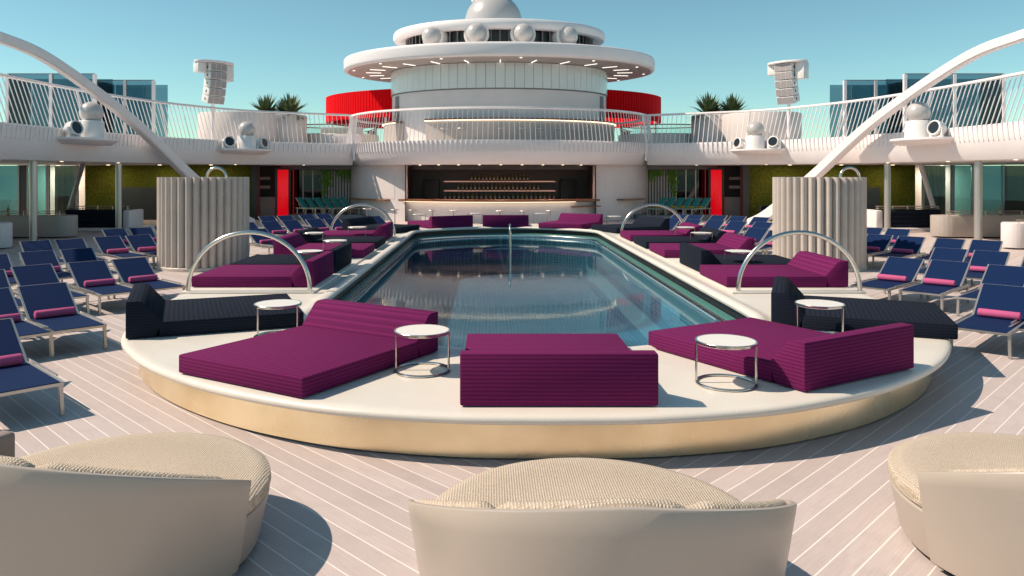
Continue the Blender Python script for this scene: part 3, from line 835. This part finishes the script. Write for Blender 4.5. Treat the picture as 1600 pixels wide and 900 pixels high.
# ---- speaker arrays on poles
def speaker(x, y, rz, label):
    t = thing('speaker_mast', label, 'speaker', (x, y, 4.146), rz, 'speaker masts on the upper deck')
    MB().tube([(0,0,0),(0,0,3.95)], .085, 12).build('pole', 'white_paint', t)
    mb = MB(); pr = [(1.05*cos(a), .62*sin(a)) for a in [2*pi*k/40 for k in range(40)]]
    mb.prism([(p[0], p[1]-.15) for p in pr], 'Z', 3.95, 4.06, .02); mb.build('canopy', 'white_paint', t)
    zt = 3.93; yc = -.30; tilt = 0.
    for k in range(5):
        h = .40; m = Matrix.Translation((0, yc, zt)) @ Matrix.Rotation(R(tilt), 4, 'X')
        mb = MB(); mb.bbox((0,.0,-h/2), (.92,.62,h-.02), .012); b = mb.xf(m).build('speaker_box', 'white_plastic', t)
        mb = MB()
        for q in (-.30, 0, .30): mb.box((q, -.315, -h/2), (.27,.012,h-.07))
        mb.xf(m).build('grille', 'grille', b)
        for s in (-1, 1):
            mb = MB(); mb.box((s*.462, -.02, -h/2), (.008,.10,.12)); mb.xf(m).build('handle', 'black', b)
        zt -= h*cos(R(tilt)); yc += h*sin(R(tilt))*1.0; tilt += 4.5
    for s in (-1, 1):
        mb = MB(); hh = .50 if s < 0 else .82
        mb.bbox((s*.76, -.10, 3.94-hh/2), (.46,.5,hh), .02); mb.build('side_box', 'white_plastic', t)
speaker(-14.75, 39.0, R(50), 'white speaker stack on a pole above the left balcony')
speaker(14.75, 39.0, R(-50), 'white speaker stack on a pole above the right balcony')

# ---- glass wind screens on the upper deck
def screen(px0, px1, ytop, Y, label):
    x0, x1 = atY(px0, Y), atY(px1, Y); zt = ZC + (CY-ytop)*Y/F
    t = thing('wind_screen', label, 'wind screen', ((x0+x1)/2, Y, 4.146), 0, 'glass wind screens'); w, h = x1-x0, zt-4.146
    for d in (0, 1.7):
        mb = MB(); mb.box((0, d, h/2+.05), (w-.12, .02, h-.1)); mb.build('pane', 'screen_glass', t)
    for s in ((-1,) if x0 < 0 else (1,)):
        mb = MB(); mb.box((s*(w/2-.02), .85, h/2+.05), (.02, 1.6, h-.1)); mb.build('pane', 'screen_glass', t)
    for s in (-1, 0, 1):
        mb = MB(); mb.bar((s*(w/2), 0, 0), (s*(w/2), 0, h), .13); mb.build('post', 'white_paint', t)
    mb = MB(); mb.box((0,0,h+.02), (w,.06,.04)); mb.build('top_rail', 'grey_metal', t)
screen(12, 148, 116, 33.2, 'dark blue glass wind screen at the far left of the upper deck')
screen(151, 240, 126, 35.6, 'blue glass wind screen left of the speaker, nearer the tower')
screen(1414, 1568, 116, 33.2, 'dark blue glass wind screen at the far right of the upper deck')
screen(1320, 1416, 126, 35.6, 'blue glass wind screen right of the speaker, nearer the tower')

# ---- planters with yuccas
def drum_planter(x, y, r, h, label):
    t = thing('planter', label, 'planter', (x, y, 4.146), 0, 'round planters on the upper deck')
    MB().lathe([(-.12,0),(-.02,.0),(0,.04),(0,h-.05),(-.03,h),(-.14,h),(-.16,h-.2)], a=r, n=56).build('wall', 'planter_paint', t)
    MB().lathe([(-r,h-.18),(-.15,h-.18)], a=r, n=40).build('soil', 'stem_brown', t)
def yucca(x, y, z, r, label):
    t = thing('yucca', label, 'plant', (x, y, z), random.uniform(0, 6), 'spiky plants in the planters')
    mb = MB()
    for k in range(150):
        a = random.uniform(0, 2*pi); e = R(random.uniform(-12, 88)); L_ = r*random.uniform(.75, 1.1); wd = .06*r/.9
        d = Vector((cos(a)*cos(e), sin(a)*cos(e), sin(e))); s = d.cross(Vector((0,0,1))); s = s.normalized() if s.length > .01 else Vector((1,0,0))
        b = Vector((0,0,.45)); p0 = b+d*.05; p1 = b+d*L_*.5+Vector((0,0,.02)); p2 = b+d*L_-Vector((0,0,.10*cos(e)*r))
        mb.add([p0-s*wd*.6, p0+s*wd*.6, p1+s*wd, p1-s*wd, p2], [[0,1,2,3],[3,2,4]])
    mb.build('leaves', 'yucca_leaf', t, recalc=False)
    MB().tube([(0,0,-.25),(0.02,0,.1),(0,0,.5)], .09, 8).build('stem', 'stem_brown', t)
for s, side in ((-1, 'left'), (1, 'right')):
    drum_planter(s*14.9, 43.4, 2.15, 1.72, f'large round white planter behind the {side} balcony railing, outer one')
    drum_planter(s*12.95, 45.4, 1.45, 1.80, f'round shaded planter behind the {side} balcony railing, nearer the tower')
    yucca(s*13.75, 44.9, 5.45, 1.35, f'spiky yucca in the {side} planters, outermost')
    yucca(s*12.95, 45.9, 5.55, 1.05, f'smaller spiky yucca in the {side} planter, middle one')
    yucca(s*12.35, 45.1, 5.45, 1.45, f'spiky yucca in the {side} planters, nearest the tower')

# ================================================================== TOWER
TX, TY = 0., 46.
tower = thing('tower', 'round white ship tower with a wide disc roof and a bar at its foot', 'tower', (TX, TY, 0))
C0 = (0,0,0)
A1, B1 = 8.9, 7.2
th0 = math.asin(4.95/A1)          # half-opening measured from -Y
def ang(xn): return -pi/2 + xn
# ground-floor wall
mb = MB(); mb.lathe([(0,0),(0,1.02)], C0, A1, B1, 96, ang(-th0), ang(th0)); mb.lathe([(0,0),(0,2.95)], C0, A1, B1, 120, ang(th0), ang(-th0)+2*pi)
for s in (-1, 1):
    a = ang(s*th0); x, y = A1*cos(a), B1*sin(a); mb.add([(x,y,0),(x,y,2.95),(x*1.0,y+.7,2.95),(x*1.0,y+.7,0)], [[0,1,2,3]])
mb.build('lower_wall', 'white_wall', tower)
for sg, (u0, u1, z0, z1) in (('l', (-1.15,-.72,1.05,1.12)), ('r', (.78,1.05,1.05,1.12)), ('k', (.42,.60,.76,.82))):
    mb = MB(); mb.lathe([(0,z0),(.38,z0),(.38,z1),(0,z1)], C0, A1, B1, 20, ang(u0), ang(u1), loop=True); mb.build('ledge', 'wood', tower)
mb = MB(); mb.lathe([(-.45,1.05),(.30,1.05),(.32,1.06),(.32,1.15),(.30,1.16),(-.45,1.16)], C0, A1, B1, 60, ang(-th0-.03), ang(th0+.01), loop=True); ct = mb.build('counter', 'wood', tower)
mb = MB(); mb.lathe([(.10,1.03),(.22,1.03),(.22,1.048),(.10,1.048)], C0, A1, B1, 60, ang(-th0), ang(.44), loop=True); mb.build('light_strip', 'led_warm', ct)
for x0, x1 in ((5.55, 6.35), (-6.4,-5.6)):
    a = -math.acos((x0+x1)/2/A1); mb = MB(); a0, a1 = -math.acos(x0/A1), -math.acos(x1/A1)
    mb.lathe([(.006,1.15),(.012,1.15),(.012,2.35),(.006,2.35)], C0, A1, B1, 10, min(a0,a1), max(a0,a1), loop=True); mb.build('service_door', 'white_wall', tower)
# bar interior
bar = MB(); yb = -2.35
bar.add([(-5.0,yb,0),(5.0,yb,0),(5.0,yb,2.94),(-5.0,yb,2.94)], [[0,1,2,3]])
for s in (-1, 1): bar.add([(s*4.97,-6.4,0),(s*4.97,yb,0),(s*4.97,yb,2.94),(s*4.97,-6.4,2.94)], [[0,1,2,3]])
mb = MB(); mb.lathe([(-.30,2.70),(-.22,2.70),(-.22,2.949),(-.30,2.949)], C0, A1, B1, 40, ang(-th0+.02), ang(th0-.02), loop=True); mb.build('header', 'bar_dark', tower)  # added drop hiding the bar ceiling lamps from the pool reflection
bar.build('bar_lining', 'bar_dark', tower, recalc=False)
mb = MB(); mb.box((.0, yb+.02, 1.95), (6.5, .02, 1.7)); mb.build('back_panel', 'bar_pink', tower)
mb = MB(); mb.bbox((0, yb-.36, .5), (8.6,.66,1.0), .02); mb.build('back_counter', 'bar_dark', tower)
for z in (1.50, 2.03):
    mb = MB(); mb.box((0, yb-.20, z), (6.4,.36,.04)); sh = mb.build('shelf', 'wood', tower)
    mb = MB(); mb.box((0, yb-.03, z+.03), (6.3,.03,.02)); mb.box((0, yb-.385, z), (6.35,.008,.03)); mb.build('light_strip', 'led_pink', sh)
for s in (-1, 1):
    mb = MB(); mb.bbox((s*3.9, yb-.3, 1.2), (.9,.5,1.9), .02); mb.build('fridge', 'black', tower)
for k in range(9):
    mb = MB(); a = ang(-.5+k*.125); mb.lathe([(-.06,0),(0,0),(0,-.02),(-.06,-.02)], ((A1-.12)*cos(a), (B1-.12)*sin(a), 2.949), a=.06, n=12); mb.build('downlight', 'led_warm', tower)
# bottles
BT = None
def bottle(x, y, z, lab, grp, sc=1.):
    global BT
    if BT is None:
        BT = thing('bottle', lab, 'bottle', (x,y,z), 0, grp)
        MB().lathe([(-.04,0),(0,0),(.0,.19),(-.012,.22),(-.028,.25),(-.03,.33),(-.04,.33)], a=.042, n=12).build('glass_body', 'bottle_glass', BT)
        MB().lathe([(.001,.05),(.001,.15)], a=.042, n=12).build('paper_label', 'bottle_label', BT); BT.scale = (sc,)*3; return
    o = dup(BT, lab, (x,y,z)); o.scale = (sc,)*3; o['group'] = grp
for n, x0, x1, z, lab, grp in ((16,-1.6,1.6,2.051,'green glass bottle in the upper shelf row behind the lower bar','bottles on the upper bar shelf'),
        (20,-2.35,2.2,1.521,'green glass bottle in the middle shelf row behind the lower bar','bottles on the middle bar shelf'), (25,-3.1,3.1,1.001,'dark glass bottle in the bottom row behind the lower bar','bottles on the back counter')):
    for k in range(n): bottle(TX + x0+(x1-x0)*k/(n-1), TY+yb-.22, z, lab, grp, 1.3)
# terrace
TA, TB, TCY = 9.0, 8.6, -.4
mb = MB(); mb.lathe([(-8.5,4.15),(-.06,4.15),(-.01,4.14),(0,4.10),(-.04,3.7),(-.18,3.25),(-.45,2.96),(-.52,2.95),(-8.5,2.95)], (0,TCY,0), TA, TB, 128)
mb.build('terrace', 'white_paint', tower)
mb = MB(); nb = 218
for k in range(nb):
    a = 2*pi*k/nb
    if sin(a) > .1: continue
    n = Vector((cos(a)/TA, sin(a)/TB)).normalized()
    def q(d, z): return (TA*cos(a)+n.x*d, TCY+TB*sin(a)+n.y*d, z)
    mb.bar(q(-.05,3.58), q(.04,4.14), .05, .09); mb.bar(q(.03,4.14), q(-.22,5.72), .024, .034)
rl = mb.build('railing', 'white_paint', tower)
mb = MB(); mb.lathe([(-.15,5.70),(-.17,5.79),(-.29,5.80),(-.31,5.71),(-.23,5.67)], (0,TCY,0), TA, TB, 128, loop=True); mb.build('top_rail', 'white_paint', rl)
for s in (-1, 1):
    a = -pi/2 + s*math.asin(8.0/TA); x, y = TA*cos(a), TCY+TB*sin(a)
    mb = MB(); mb.bar((x*.995,y,3.2),(x,y,4.15),.12,.2); mb.bar((x,y,4.15),(x*.98,y+.15,5.72),.10); mb.build('post', 'white_paint', rl)
# upper drum
A2, B2 = 6.42, 5.0
MB().lathe([(0,4.15),(0,7.1)], C0, A2, B2, 128).build('upper_wall', 'white_wall', tower)
mb = MB(); mb.lathe([(.0,7.05),(.05,7.05),(.05,7.10),(.03,7.10),(.03,8.49)], C0, A2, B2, 128); gb = mb.build('glass_band', 'grey_wall', tower)
mb = MB(); npan = 78
for k in range(npan):
    a0, a1 = 2*pi*(k+.02)/npan, 2*pi*(k+.98)/npan
    mb.lathe([(.035,7.11),(.075,7.12),(.075,8.47),(.035,8.48)], C0, A2, B2, 2, a0, a1, loop=True)
mb.build('panels', 'frosted_panel', gb)
for s in (-1, 1):
    a = -pi/2 + s*R(67); da = .055
    mb = MB(); mb.lathe([(.005,5.35),(.02,5.35),(.02,6.95),(.005,6.95)], C0, A2, B2, 6, a-da, a+da, loop=True); sw = mb.build('slot_window', 'grey_wall', tower)
    mb = MB()
    for z in (5.75, 6.30): mb.lathe([(.02,z),(.06,z),(.06,z+.09),(.02,z+.09)], C0, A2, B2, 6, a-da, a+da, loop=True)
    mb.build('slat', 'wood', sw)
for a0, a1 in ((ang(-R(36)), ang(R(92))), (ang(-R(92)), ang(-R(58)))):
    mb = MB(); mb.lathe([(.0,4.15),(.45,4.15),(.52,5.36),(.0,5.36)], C0, A2, B2, 60, a0, a1, loop=True); uc = mb.build('upper_counter', 'soffit', tower)
    mb = MB(); mb.lathe([(.0,5.38),(.62,5.38),(.62,5.47),(.0,5.47)], C0, A2, B2, 60, a0, a1, loop=True); mb.build('counter_top', 'wood', uc)
    mb = MB(); mb.lathe([(.53,5.34),(.59,5.34),(.59,5.376),(.53,5.376)], C0, A2, B2, 60, a0, a1, loop=True); mb.build('light_strip', 'led_warm', uc)
# disc roof
A3, B3 = 9.28, 7.2
mb = MB(); mb.lathe([(-9,9.30),(-3.2,9.28),(-.12,9.245),(-.05,9.22),(-.01,9.16),(0,9.08),(0,8.66),(-.02,8.57),(-.08,8.52),(-.25,8.505)], C0, A3, B3, 160)
dr = mb.build('disc_roof', 'white_paint', tower)
MB().lathe([(-.25,8.51),(-.85,8.50),(-.86,8.515),(-.90,8.515),(-.91,8.50),(-7.0,8.50)], C0, A3, B3, 160).build('soffit', 'soffit', dr)
for k in range(26):
    a = 2*pi*k/26 - pi/2
    mb = MB(); p = lambda d: (((A3+d)*cos(a), (B3+d)*sin(a), 8.485))
    mb.bar(p(-2.2), p(-1.3), .045, .03); mb.build('light_strip', 'led_soffit', dr)
    if k % 2 == 0:
        a += pi/26; q = p(-.55); mb = MB(); mb.lathe([(-.06,0),(0,0),(0,-.02),(-.06,-.02)], (q[0],q[1],8.5), a=.075, n=12); mb.build('downlight', 'led_soffit', dr)
# crown with window band, globes, dome and mast
mb = MB(); mb.lathe([(0,9.2),(0,10.5)], C0, 5.45, 4.2, 96); wb = mb.build('window_band', 'dark_panel', tower)
mb = MB()
for k in range(72):
    a = 2*pi*k/72; n = Vector((cos(a)/5.45, sin(a)/4.2)).normalized(); x, y = 5.45*cos(a), 4.2*sin(a)
    mb.bar((x+n.x*.12, y+n.y*.12, 9.25), (x+n.x*.12, y+n.y*.12, 10.4), .07, .26)
mb.build('fins', 'grey_wall', wb)
MB().lathe([(-.95,10.50),(-.5,10.34),(-.22,10.30),(-.06,10.36),(.02,10.52),(.0,10.74),(-.08,10.86),(-.25,10.91),(-1.2,10.95),(-5.5,11.0)], C0, 6.35, 5.0, 128).build('crown_ring', 'white_paint', tower)
for px in (670, 743, 819, 893):
    a = -pi/2 + math.asin(max(-1, min(1, ((px-CX)/F*(40.8)+XC)/6.35)))
    n = Vector((cos(a)/6.35, sin(a)/5.0, 0)).normalized(); c = Vector((6.15*cos(a), 4.8*sin(a), 10.06))
    m = Matrix.Translation(c) @ n.to_track_quat('Z', 'Y').to_matrix().to_4x4()
    mb = MB(); mb.lathe([(-.5,-.75),(-.02,-.75),(0,-.6),(.0,-.30),(.05,-.28),(.05,-.14),(.0,-.12),(.07,-.08),(.08,.02),(.02,.08),(-.05,.08),(-.10,.0)], a=.62, n=40).xf(m); g = mb.build('globe_housing', 'white_plastic', tower)
    mb = MB(); mb.sphere((0,0,.10), .56, u=32, v=18).xf(m); mb.build('globe', 'globe_paint', g)
MB().lathe([(-1.78,11.0),(.02,11.0),(.02,11.3),(-.06,11.5)], (-.34,0,0), 1.75, n=48).build('dome_collar', 'white_paint', tower)
mb = MB(); mb.sphere((-.34,0,11.60), 1.72, u=48, v=28); mb.build('dome', 'globe_paint', tower)
MB().lathe([(.08,12.6),(0,13.2),(-.15,14.6),(-.2,18.0),(-.9,18.4)], (-.3,0,0), 1.05, n=40).build('mast', 'globe_paint', tower)
MB().tube([(-1.5,.2,12.9),(-1.5,.2,17.5)], .17, 12).build('mast_pole', 'white_paint', tower)
# bar stools
ordn = ['first','second','third','fourth','fifth','sixth','seventh','eighth']
ST = None
def stool(x, y, z, lab, h, grp):
    global ST
    if ST is None:
        ST = thing('bar_stool', lab, 'bar stool', (x,y,z), 0, grp)
        MB().lathe([(-.2,.70),(0,.70),(.01,.715),(.01,.735),(0,.75),(-.2,.752)], a=.22, n=24).build('seat', 'frame_metal', ST)
        MB().tube([(0,0,.01),(0,0,.70)], .022, 10).build('stem', 'grey_metal', ST)
        MB().lathe([(-.2,0),(0,0),(0,.012),(-.17,.03)], a=.2, n=24).build('foot_plate', 'grey_metal', ST)
    else: o = dup(ST, lab, (x,y,z)); o['group'] = grp
for i, (px, Y) in enumerate([(573,38.2),(617,37.2),(645,36.8),(676,36.3),(709,36.0),(781,35.8),(819,35.8),(860,36.2)]):
    stool(atY(px, Y), Y, 0, f'white pedestal stool before the lower bar, {ordn[i]} from the left', .75, 'stools at the lower bar')
for i, px in enumerate((694,721,783,814,845,872,898,920)):
    Y = 46 - 5.95*math.sqrt(max(.05, 1-(atY(px,40.4)/7.4)**2)); stool(atY(px, Y), Y, 4.15, f'pedestal stool at the upper terrace bar, {ordn[i]} from the left', .75, 'stools at the upper bar')

# red band behind the tower
t = thing('red_canopy', 'bright red curved band standing behind the tower', 'canopy', (-.3, 54.0, 0))
mb = MB(); nr = 260
for k in range(nr):
    a0 = 2*pi*k/nr; a1 = 2*pi*(k+.78)/nr
    mb.lathe([(0,6.02),(0,7.72),(-.06,7.74),(-.20,7.74),(-.20,6.0),(-.06,6.0)], C0, 11.75, 8.2, 1, a0, a1, loop=True)
mb.lathe([(-.03,6.04),(-.03,7.71),(-.18,7.71),(-.18,6.04)], C0, 11.75, 8.2, nr, loop=True)
mb.build('band', 'red_paint', t)
for k in range(10):
    a = 2*pi*(k+.5)/10; mb = MB(); mb.tube([(11.5*cos(a), 7.95*sin(a), 4.15), (11.5*cos(a), 7.95*sin(a), 6.1)], .09, 10); mb.build('post', 'white_paint', t)
mb = MB(); mb.lathe([(.0,0),(0,1.2)], (0,54,2.949), 26, 10.6, 96); mb.lathe([(-20,1.19),(0,1.19)], (0,54,2.949), 26, 10.6, 96); mb.lathe([(-20,.01),(0,.01)], (0,54,2.949), 26, 10.6, 96)
tag(mb.build('rear_deck', 'white_paint'), 'white rear upper deck around and behind the tower', 'upper deck')
# curved low walls with glass beside the red band
for s, side in ((-1, 'left'), (1, 'right')):
    t = thing('low_wall', f'curved cream low wall with glass top on the {side} of the tower terrace', 'low wall', (s*10.3, 48.2, 4.15))
    mb = MB(); mb.lathe([(0,0),(0,.75),(-.12,.8),(-.25,.75),(-.25,0)], C0, 2.7, 2.2, 48); mb.build('wall', 'stone', t)
    MB().lathe([(-.12,.8),(-.12,1.3)], C0, 2.7, 2.2, 48).build('glass', 'clear_glass', t)
    MB().lathe([(-.16,1.3),(-.06,1.3),(-.06,1.36),(-.16,1.36)], C0, 2.7, 2.2, 48, loop=True).build('handrail', 'wood', t)
    mb = MB()
    if s < 0:
        t2 = thing('lounge_seat', 'pale pink curved lounge seat on the upper deck left of the tower', 'lounge seat', (-9.6, 46.2, 4.15))
        mb.bbox((0,0,.35), (2.6,.9,.7), .1); mb.build('seat', 'white_wall', t2); mb = MB(); mb.bbox((0,.4,.85), (2.6,.25,.7), .1); mb.build('backrest', 'planter_paint', t2)

# ================================================================== SPACES UNDER THE BALCONIES
def lamp(x, y, z, e, size, col=(1,.84,.62), rot=(0,0,0)):
    l = bpy.data.lights.new('downlight_fill_lamp', 'AREA'); l.energy = e; l.size = size; l.color = col
    o = bpy.data.objects.new('downlight_fill_lamp', l); COL.objects.link(o); o.location = (x, y, z); o.rotation_euler = rot
for k_ in (-1, 0, 1): lamp(2.6*k_, 39.55+.35*abs(k_), 2.90, 55, .3, (1,.60,.50), (R(-28),0,0))  # pinkish fill lamps added under the bar ceiling to brighten its back
def under(s, side):
    f = lambda x: s*abs(x)
    # moss wall
    t = thing('moss_wall', f'olive green moss wall under the {side} balcony', 'moss wall', (f(17.9), 41.2, 0))
    mb = MB(); mb.bbox((0,0,1.475), (9.0,.24,2.94), .02); mb.build('moss_panel', 'moss', t)
    mb = MB(); mb.bbox((s*1.35,-.16,.88), (2.4,.08,1.74), .015); mb.build('door_panel', 'dark_panel', t)
    mb = MB(); mb.box((-s*4.7,-.1,1.475), (.34,.5,2.94)); mb.build('end_column', 'dark_panel', t)
    # glazed wall, transverse, with curtain
    t = thing('window_wall', f'teal glass window wall with curtains under the {side} balcony', 'window wall', (f(25.0), 41.0, 0))
    for k, (xa, xb, g) in enumerate([(-2.0,-.95,'teal_glass'), (-.35,.55,'teal_glass'), (.75,2.2,'clear_glass'), (-3.4,-2.1,'dark_glass')]):
        xa, xb = -xa*s, -xb*s
        mb = MB(); mb.box(((xa+xb)/2*-1*-1, 0, 1.475), (abs(xb-xa), .02, 2.9)); p = mb.build('pane', g, t)
    for x in (-2.05,-.9,-.4,.62,.7,2.25):
        mb = MB(); mb.box((-x*s, -.02, 1.475), (.10,.12,2.94)); mb.build('mullion', 'grey_metal', t)
    mb = MB(); mb.box((.65*s, .02, 1.475), (.5,.10,2.94)); mb.build('pier', 'bar_dark', t)
    mb = MB(); n = 44
    row = [(-s*(.85+1.25*i/n), .30+.07*sin(i*1.35)+.03*sin(i*.6)) for i in range(n+1)]
    mb.add([(x, y, .05) for x, y in row] + [(x, y, 2.9) for x, y in row], [[i, i+1, n+2+i, n+1+i] for i in range(n)]); mb.build('curtain', 'curtain', t)
    mb = MB(); mb.box((0, 2.2, 1.47), (7.5,.1,2.93)); mb.build('inner_wall', 'white_wall', t)
    # posts
    for k, (x, y) in enumerate(((16.75, 27.0), (16.35, 32.4))):
        tag(MB().tube([(f(x),y,0),(f(x),y,2.955)], .13, 20).build('steel_post', 'frame_metal'), f'steel round post under the {side} balcony, ' + ('nearer' if k == 0 else 'farther') + ' one', 'post', 'steel posts under the balconies')
    # counters, cabana
    t = thing('terrazzo_counter', f'speckled counter with metal rail under the {side} balcony', 'counter', (f(18.9), 29.6, 0))
    mb = MB(); pr = [(-2.6,-.35),(1.6,-.35)] + [(1.6+.55*cos(a), .2+.55*sin(a)) for a in [R(k) for k in range(-80, 81, 16)]] + [(1.6,.75),(-2.6,.75)]
    mb.prism([(-p[0]*s, p[1]) for p in pr], 'Z', .06, .86, .015); mb.build('counter_body', 'terrazzo', t)
    for z in (.97, 1.05):
        mb = MB(); mb.tube([(2.5*s,-.3,z),(-1.9*s,-.3,z)], .016, 8); mb.build('rail', 'steel', t)
    for k in range(4): MB().tube([((2.4-1.4*k)*s,-.3,.86),((2.4-1.4*k)*s,-.3,1.05)], .014, 8).build('rail_post', 'steel', t)
    t = thing('cabana_sofa', f'navy channelled sofa in a white frame under the {side} balcony', 'sofa', (f(17.75), 33.4, 0))
    mb = MB(); mb.bbox((0, .5, .07), (3.6, 2.2, .14), .03); mb.build('platform', 'white_wall', t)
    for k in range(4):
        mb = MB(); mb.tube([(-1.22,-.25,.26+.185*k),(1.22,-.25,.26+.185*k)], .115, 14); mb.build('cushion_roll', 'navy_fabric', t)
    mb = MB(); mb.bbox((0, .15, .50), (2.5,.6,.72), .03); mb.build('backrest', 'navy_fabric', t)
    mb = MB(); mb.bbox((-s*1.42, .3, .52), (.30,1.4,.76), .06); mb.build('end_panel', 'white_wall', t)
    for z in (.98, 1.07):
        mb = MB(); mb.tube([(1.3*s,-.2,z),(-1.5*s,-.2,z)], .018, 8); mb.build('rail', 'steel', t)
    for k in range(5): MB().tube([((1.2-.65*k)*s,-.2,.85),((1.2-.65*k)*s,-.2,1.07)], .014, 8).build('rail_post', 'steel', t)
    t = thing('towel_station', f'white towel counter with navy rolls at the {side} photo edge', 'counter', (f(17.6), 25.4, 0))
    mb = MB(); pr = [(-1.2,-.5),(.75,-.5)] + [(.75+.38*cos(a), -.12+.38*sin(a)) for a in [R(k) for k in range(-80, 81, 16)]] + [(.75,.5),(-1.2,.5)]
    mb.prism([(-p[0]*s, p[1]) for p in pr], 'Z', .05, .86, .02); mb.build('counter_body', 'white_wall', t)
    for k in range(4):
        mb = MB(); mb.tube([(1.1*s,-.55,.22+.17*k),(-.45*s,-.55,.22+.17*k)], .085, 12); mb.build('navy_roll', 'navy_fabric', t)
    mb = MB(); mb.tube([(1.0*s,-.4,.98),(-.9*s,-.4,.98)], .016, 8); mb.build('rail', 'steel', t)
    for k in range(3):MB().tube([((1.0-.9*k)*s,-.4,.86),((1.0-.9*k)*s,-.4,.98)], .014, 8).build('rail_post', 'steel', t)
    bottle(f(19.35), 29.7, .861, f'pale bottle standing on the {side} speckled counter', 'bottles on the side counters', 1.25)
    # diagonal strut
    mb = MB(); mb.tube([(f(20.4), 36.0, .9), (f(19.8), 36.0, 2.95)], .11, 12); tag(mb.build('diagonal_strut', 'white_paint' if s > 0 else 'grey_metal'), f'slanting strut before the curtain under the {side} balcony', 'strut')
    # niche with shelves, red door, glazing and fluted wall
    t = thing('service_niche', f'dark niche with shelf slots beside the {side} red door', 'niche', (f(13.3), 43.6, 0))
    mb = MB(); mb.box((0,.15,1.475), (1.5,.2,2.94)); mb.build('niche_back', 'dark_panel', t)
    for z in (1.72, 2.22): 
        mb = MB(); mb.box((s*.22,.0,z), (.75,.12,.17)); mb.build('shelf', 'terrazzo', t)
    mb = MB(); mb.bbox((0,-.05,.58), (1.35,.3,1.15), .01); mb.build('cabinet', 'terrazzo', t)
    t = thing('red_door', f'bright red door under the {side} balcony beside the dark glazing', 'door', (f(12.32), 43.3, 0), R(-22)*s)
    mb = MB(); mb.bbox((0,0,1.36), (.60,.07,2.70), .01); mb.build('leaf', 'red_door', t)
    mb = MB(); mb.bar((-.38,.0,0),(-.38,.0,2.78),.10); mb.bar((.38,0,0),(.38,0,2.78),.10); mb.bar((-.38,.0,2.78),(.38,0,2.78),.10); mb.build('frame', 'dark_panel', t)
    mb = MB(); mb.tube([(s*.2,-.06,1.1),(s*.2,-.11,1.1),(s*.08,-.11,1.1)], .018, 8); mb.build('handle', 'steel', t)
    t = thing('dark_glazing', f'dark floor to ceiling glazing right beside the {side} red door', 'glazing', (f(11.15), 44.4, 0))
    mb = MB(); mb.box((0,0,1.40), (1.7,.02,2.70)); mb.build('pane', 'dark_glass', t)
    for k in range(4):
        mb = MB(); mb.box((-.85+.567*k,0,1.40), (.05,.08,2.76)); mb.build('mullion', 'frame_metal', t)
    mb = MB(); mb.box((0,1.6,1.4), (3.,.1,2.8)); mb.build('inner_wall', 'dark_panel', t)
    t = thing('fluted_wall', f'pale vertical fluted wall beside the bar on the {side}', 'wall', (f(9.3), 44.5, 0))
    mb = MB(); n = 13
    for k in range(n):
        x = -1.0+2.0*k/(n-1); mb.lathe([(0,.02),(0,2.68)], (x,0,0), a=.055, n=12)
    mb.build('flutes', 'planter_paint', t); mb = MB(); mb.box((0,.06,1.36),(2.2,.06,2.7)); mb.build('backing', 'dark_panel', t)
    mb = MB(); mb.box((f(10.7), 44.0, 2.83), (5.2,.5,.22)); tag(mb.build('header_beam', 'grey_wall'), f'dark header beam above the {side} red door and fluted wall', 'beam')
    # hanging vines
    t = thing('hanging_vine', f'green vine hanging over the {side} fluted wall', 'vine', (f(9.4), 44.25, 2.70))
    mb = MB()
    for k in range(900):
        u = random.random(); cl = random.choice((.75,.55,.75,-.55,-.1)); x = -s*-1*(cl+random.gauss(0,.12)); ln = {.75:1.55,.55:1.0,-.55:.75,-.1:.4}[cl]
        z = -abs(random.betavariate(1,1.6))*ln; y = random.gauss(0,.05); r = random.uniform(.03,.06); a, e = random.uniform(0,6.3), random.uniform(-1,1)
        d1 = Vector((cos(a), sin(a)*.6, sin(e)))*r; d2 = Vector((-sin(a)*.5, .3, cos(a)))*r
        c = Vector((x,y,z)); mb.add([c-d1, c+d2, c+d1, c-d2], [[0,1,2,3]])
    mb.build('leaves', 'leaf_green', t, recalc=False)
    # two navy armchairs by the moss wall
    for k, x in enumerate((14.1, 15.3)):
        t = thing('armchair', f'navy rounded armchair by the {side} moss wall, ' + ('nearer the red door' if k == 0 else 'farther from the red door'), 'armchair', (f(x), 40.0, 0), 0, 'navy armchairs by the moss walls')
        MB().lathe([(-.4,.08),(-.03,.08),(0,.15),(0,.40),(-.05,.45),(-.42,.46)], a=.46, n=32).build('seat', 'navy_fabric', t)
        MB().lathe([(-.10,.2),(.02,.2),(.04,.5),(.03,.76),(-.02,.80),(-.09,.77),(-.11,.5)], a=.46, n=32, a0=R(-20), a1=R(200), loop=True).build('backrest', 'navy_fabric', t)
    mb = MB(); mb.box((f(28.6), 18, .5), (.2, 62, 1.0)); tag(mb.build('hull_wall', 'white_wall'), f'plain white outer side parapet of the {side} deck', 'wall')
    for k, (x, y, e) in enumerate(((15.2,40.0,13), (17.9,40.0,15), (20.6,40.0,15), (24.6,42.4,85))):  # last entry is an added fill lamp that brightens the window room
        mb = MB(); mb.lathe([(-.08,0),(0,0),(0,-.02),(-.08,-.02)], (0,0,0), a=.09, n=16); o = mb.build('downlight', 'led_warm'); o.location = (f(x), y, 2.953)
        tag(o, f'small round ceiling downlight under the {side} balcony, ' + ['nearest the red door','middle of the moss wall','outer end of the moss wall','added to brighten the window wall'][k], 'ceiling light')
        lamp(f(x), y, 2.92, e, .25)
under(-1, 'left'); under(1, 'right')
mb = MB(); mb.box((0, 53.5, 1.47), (57, .2, 2.93)); tag(mb.build('rear_wall', 'grey_wall'), 'plain grey wall closing the deck behind the bar', 'wall')
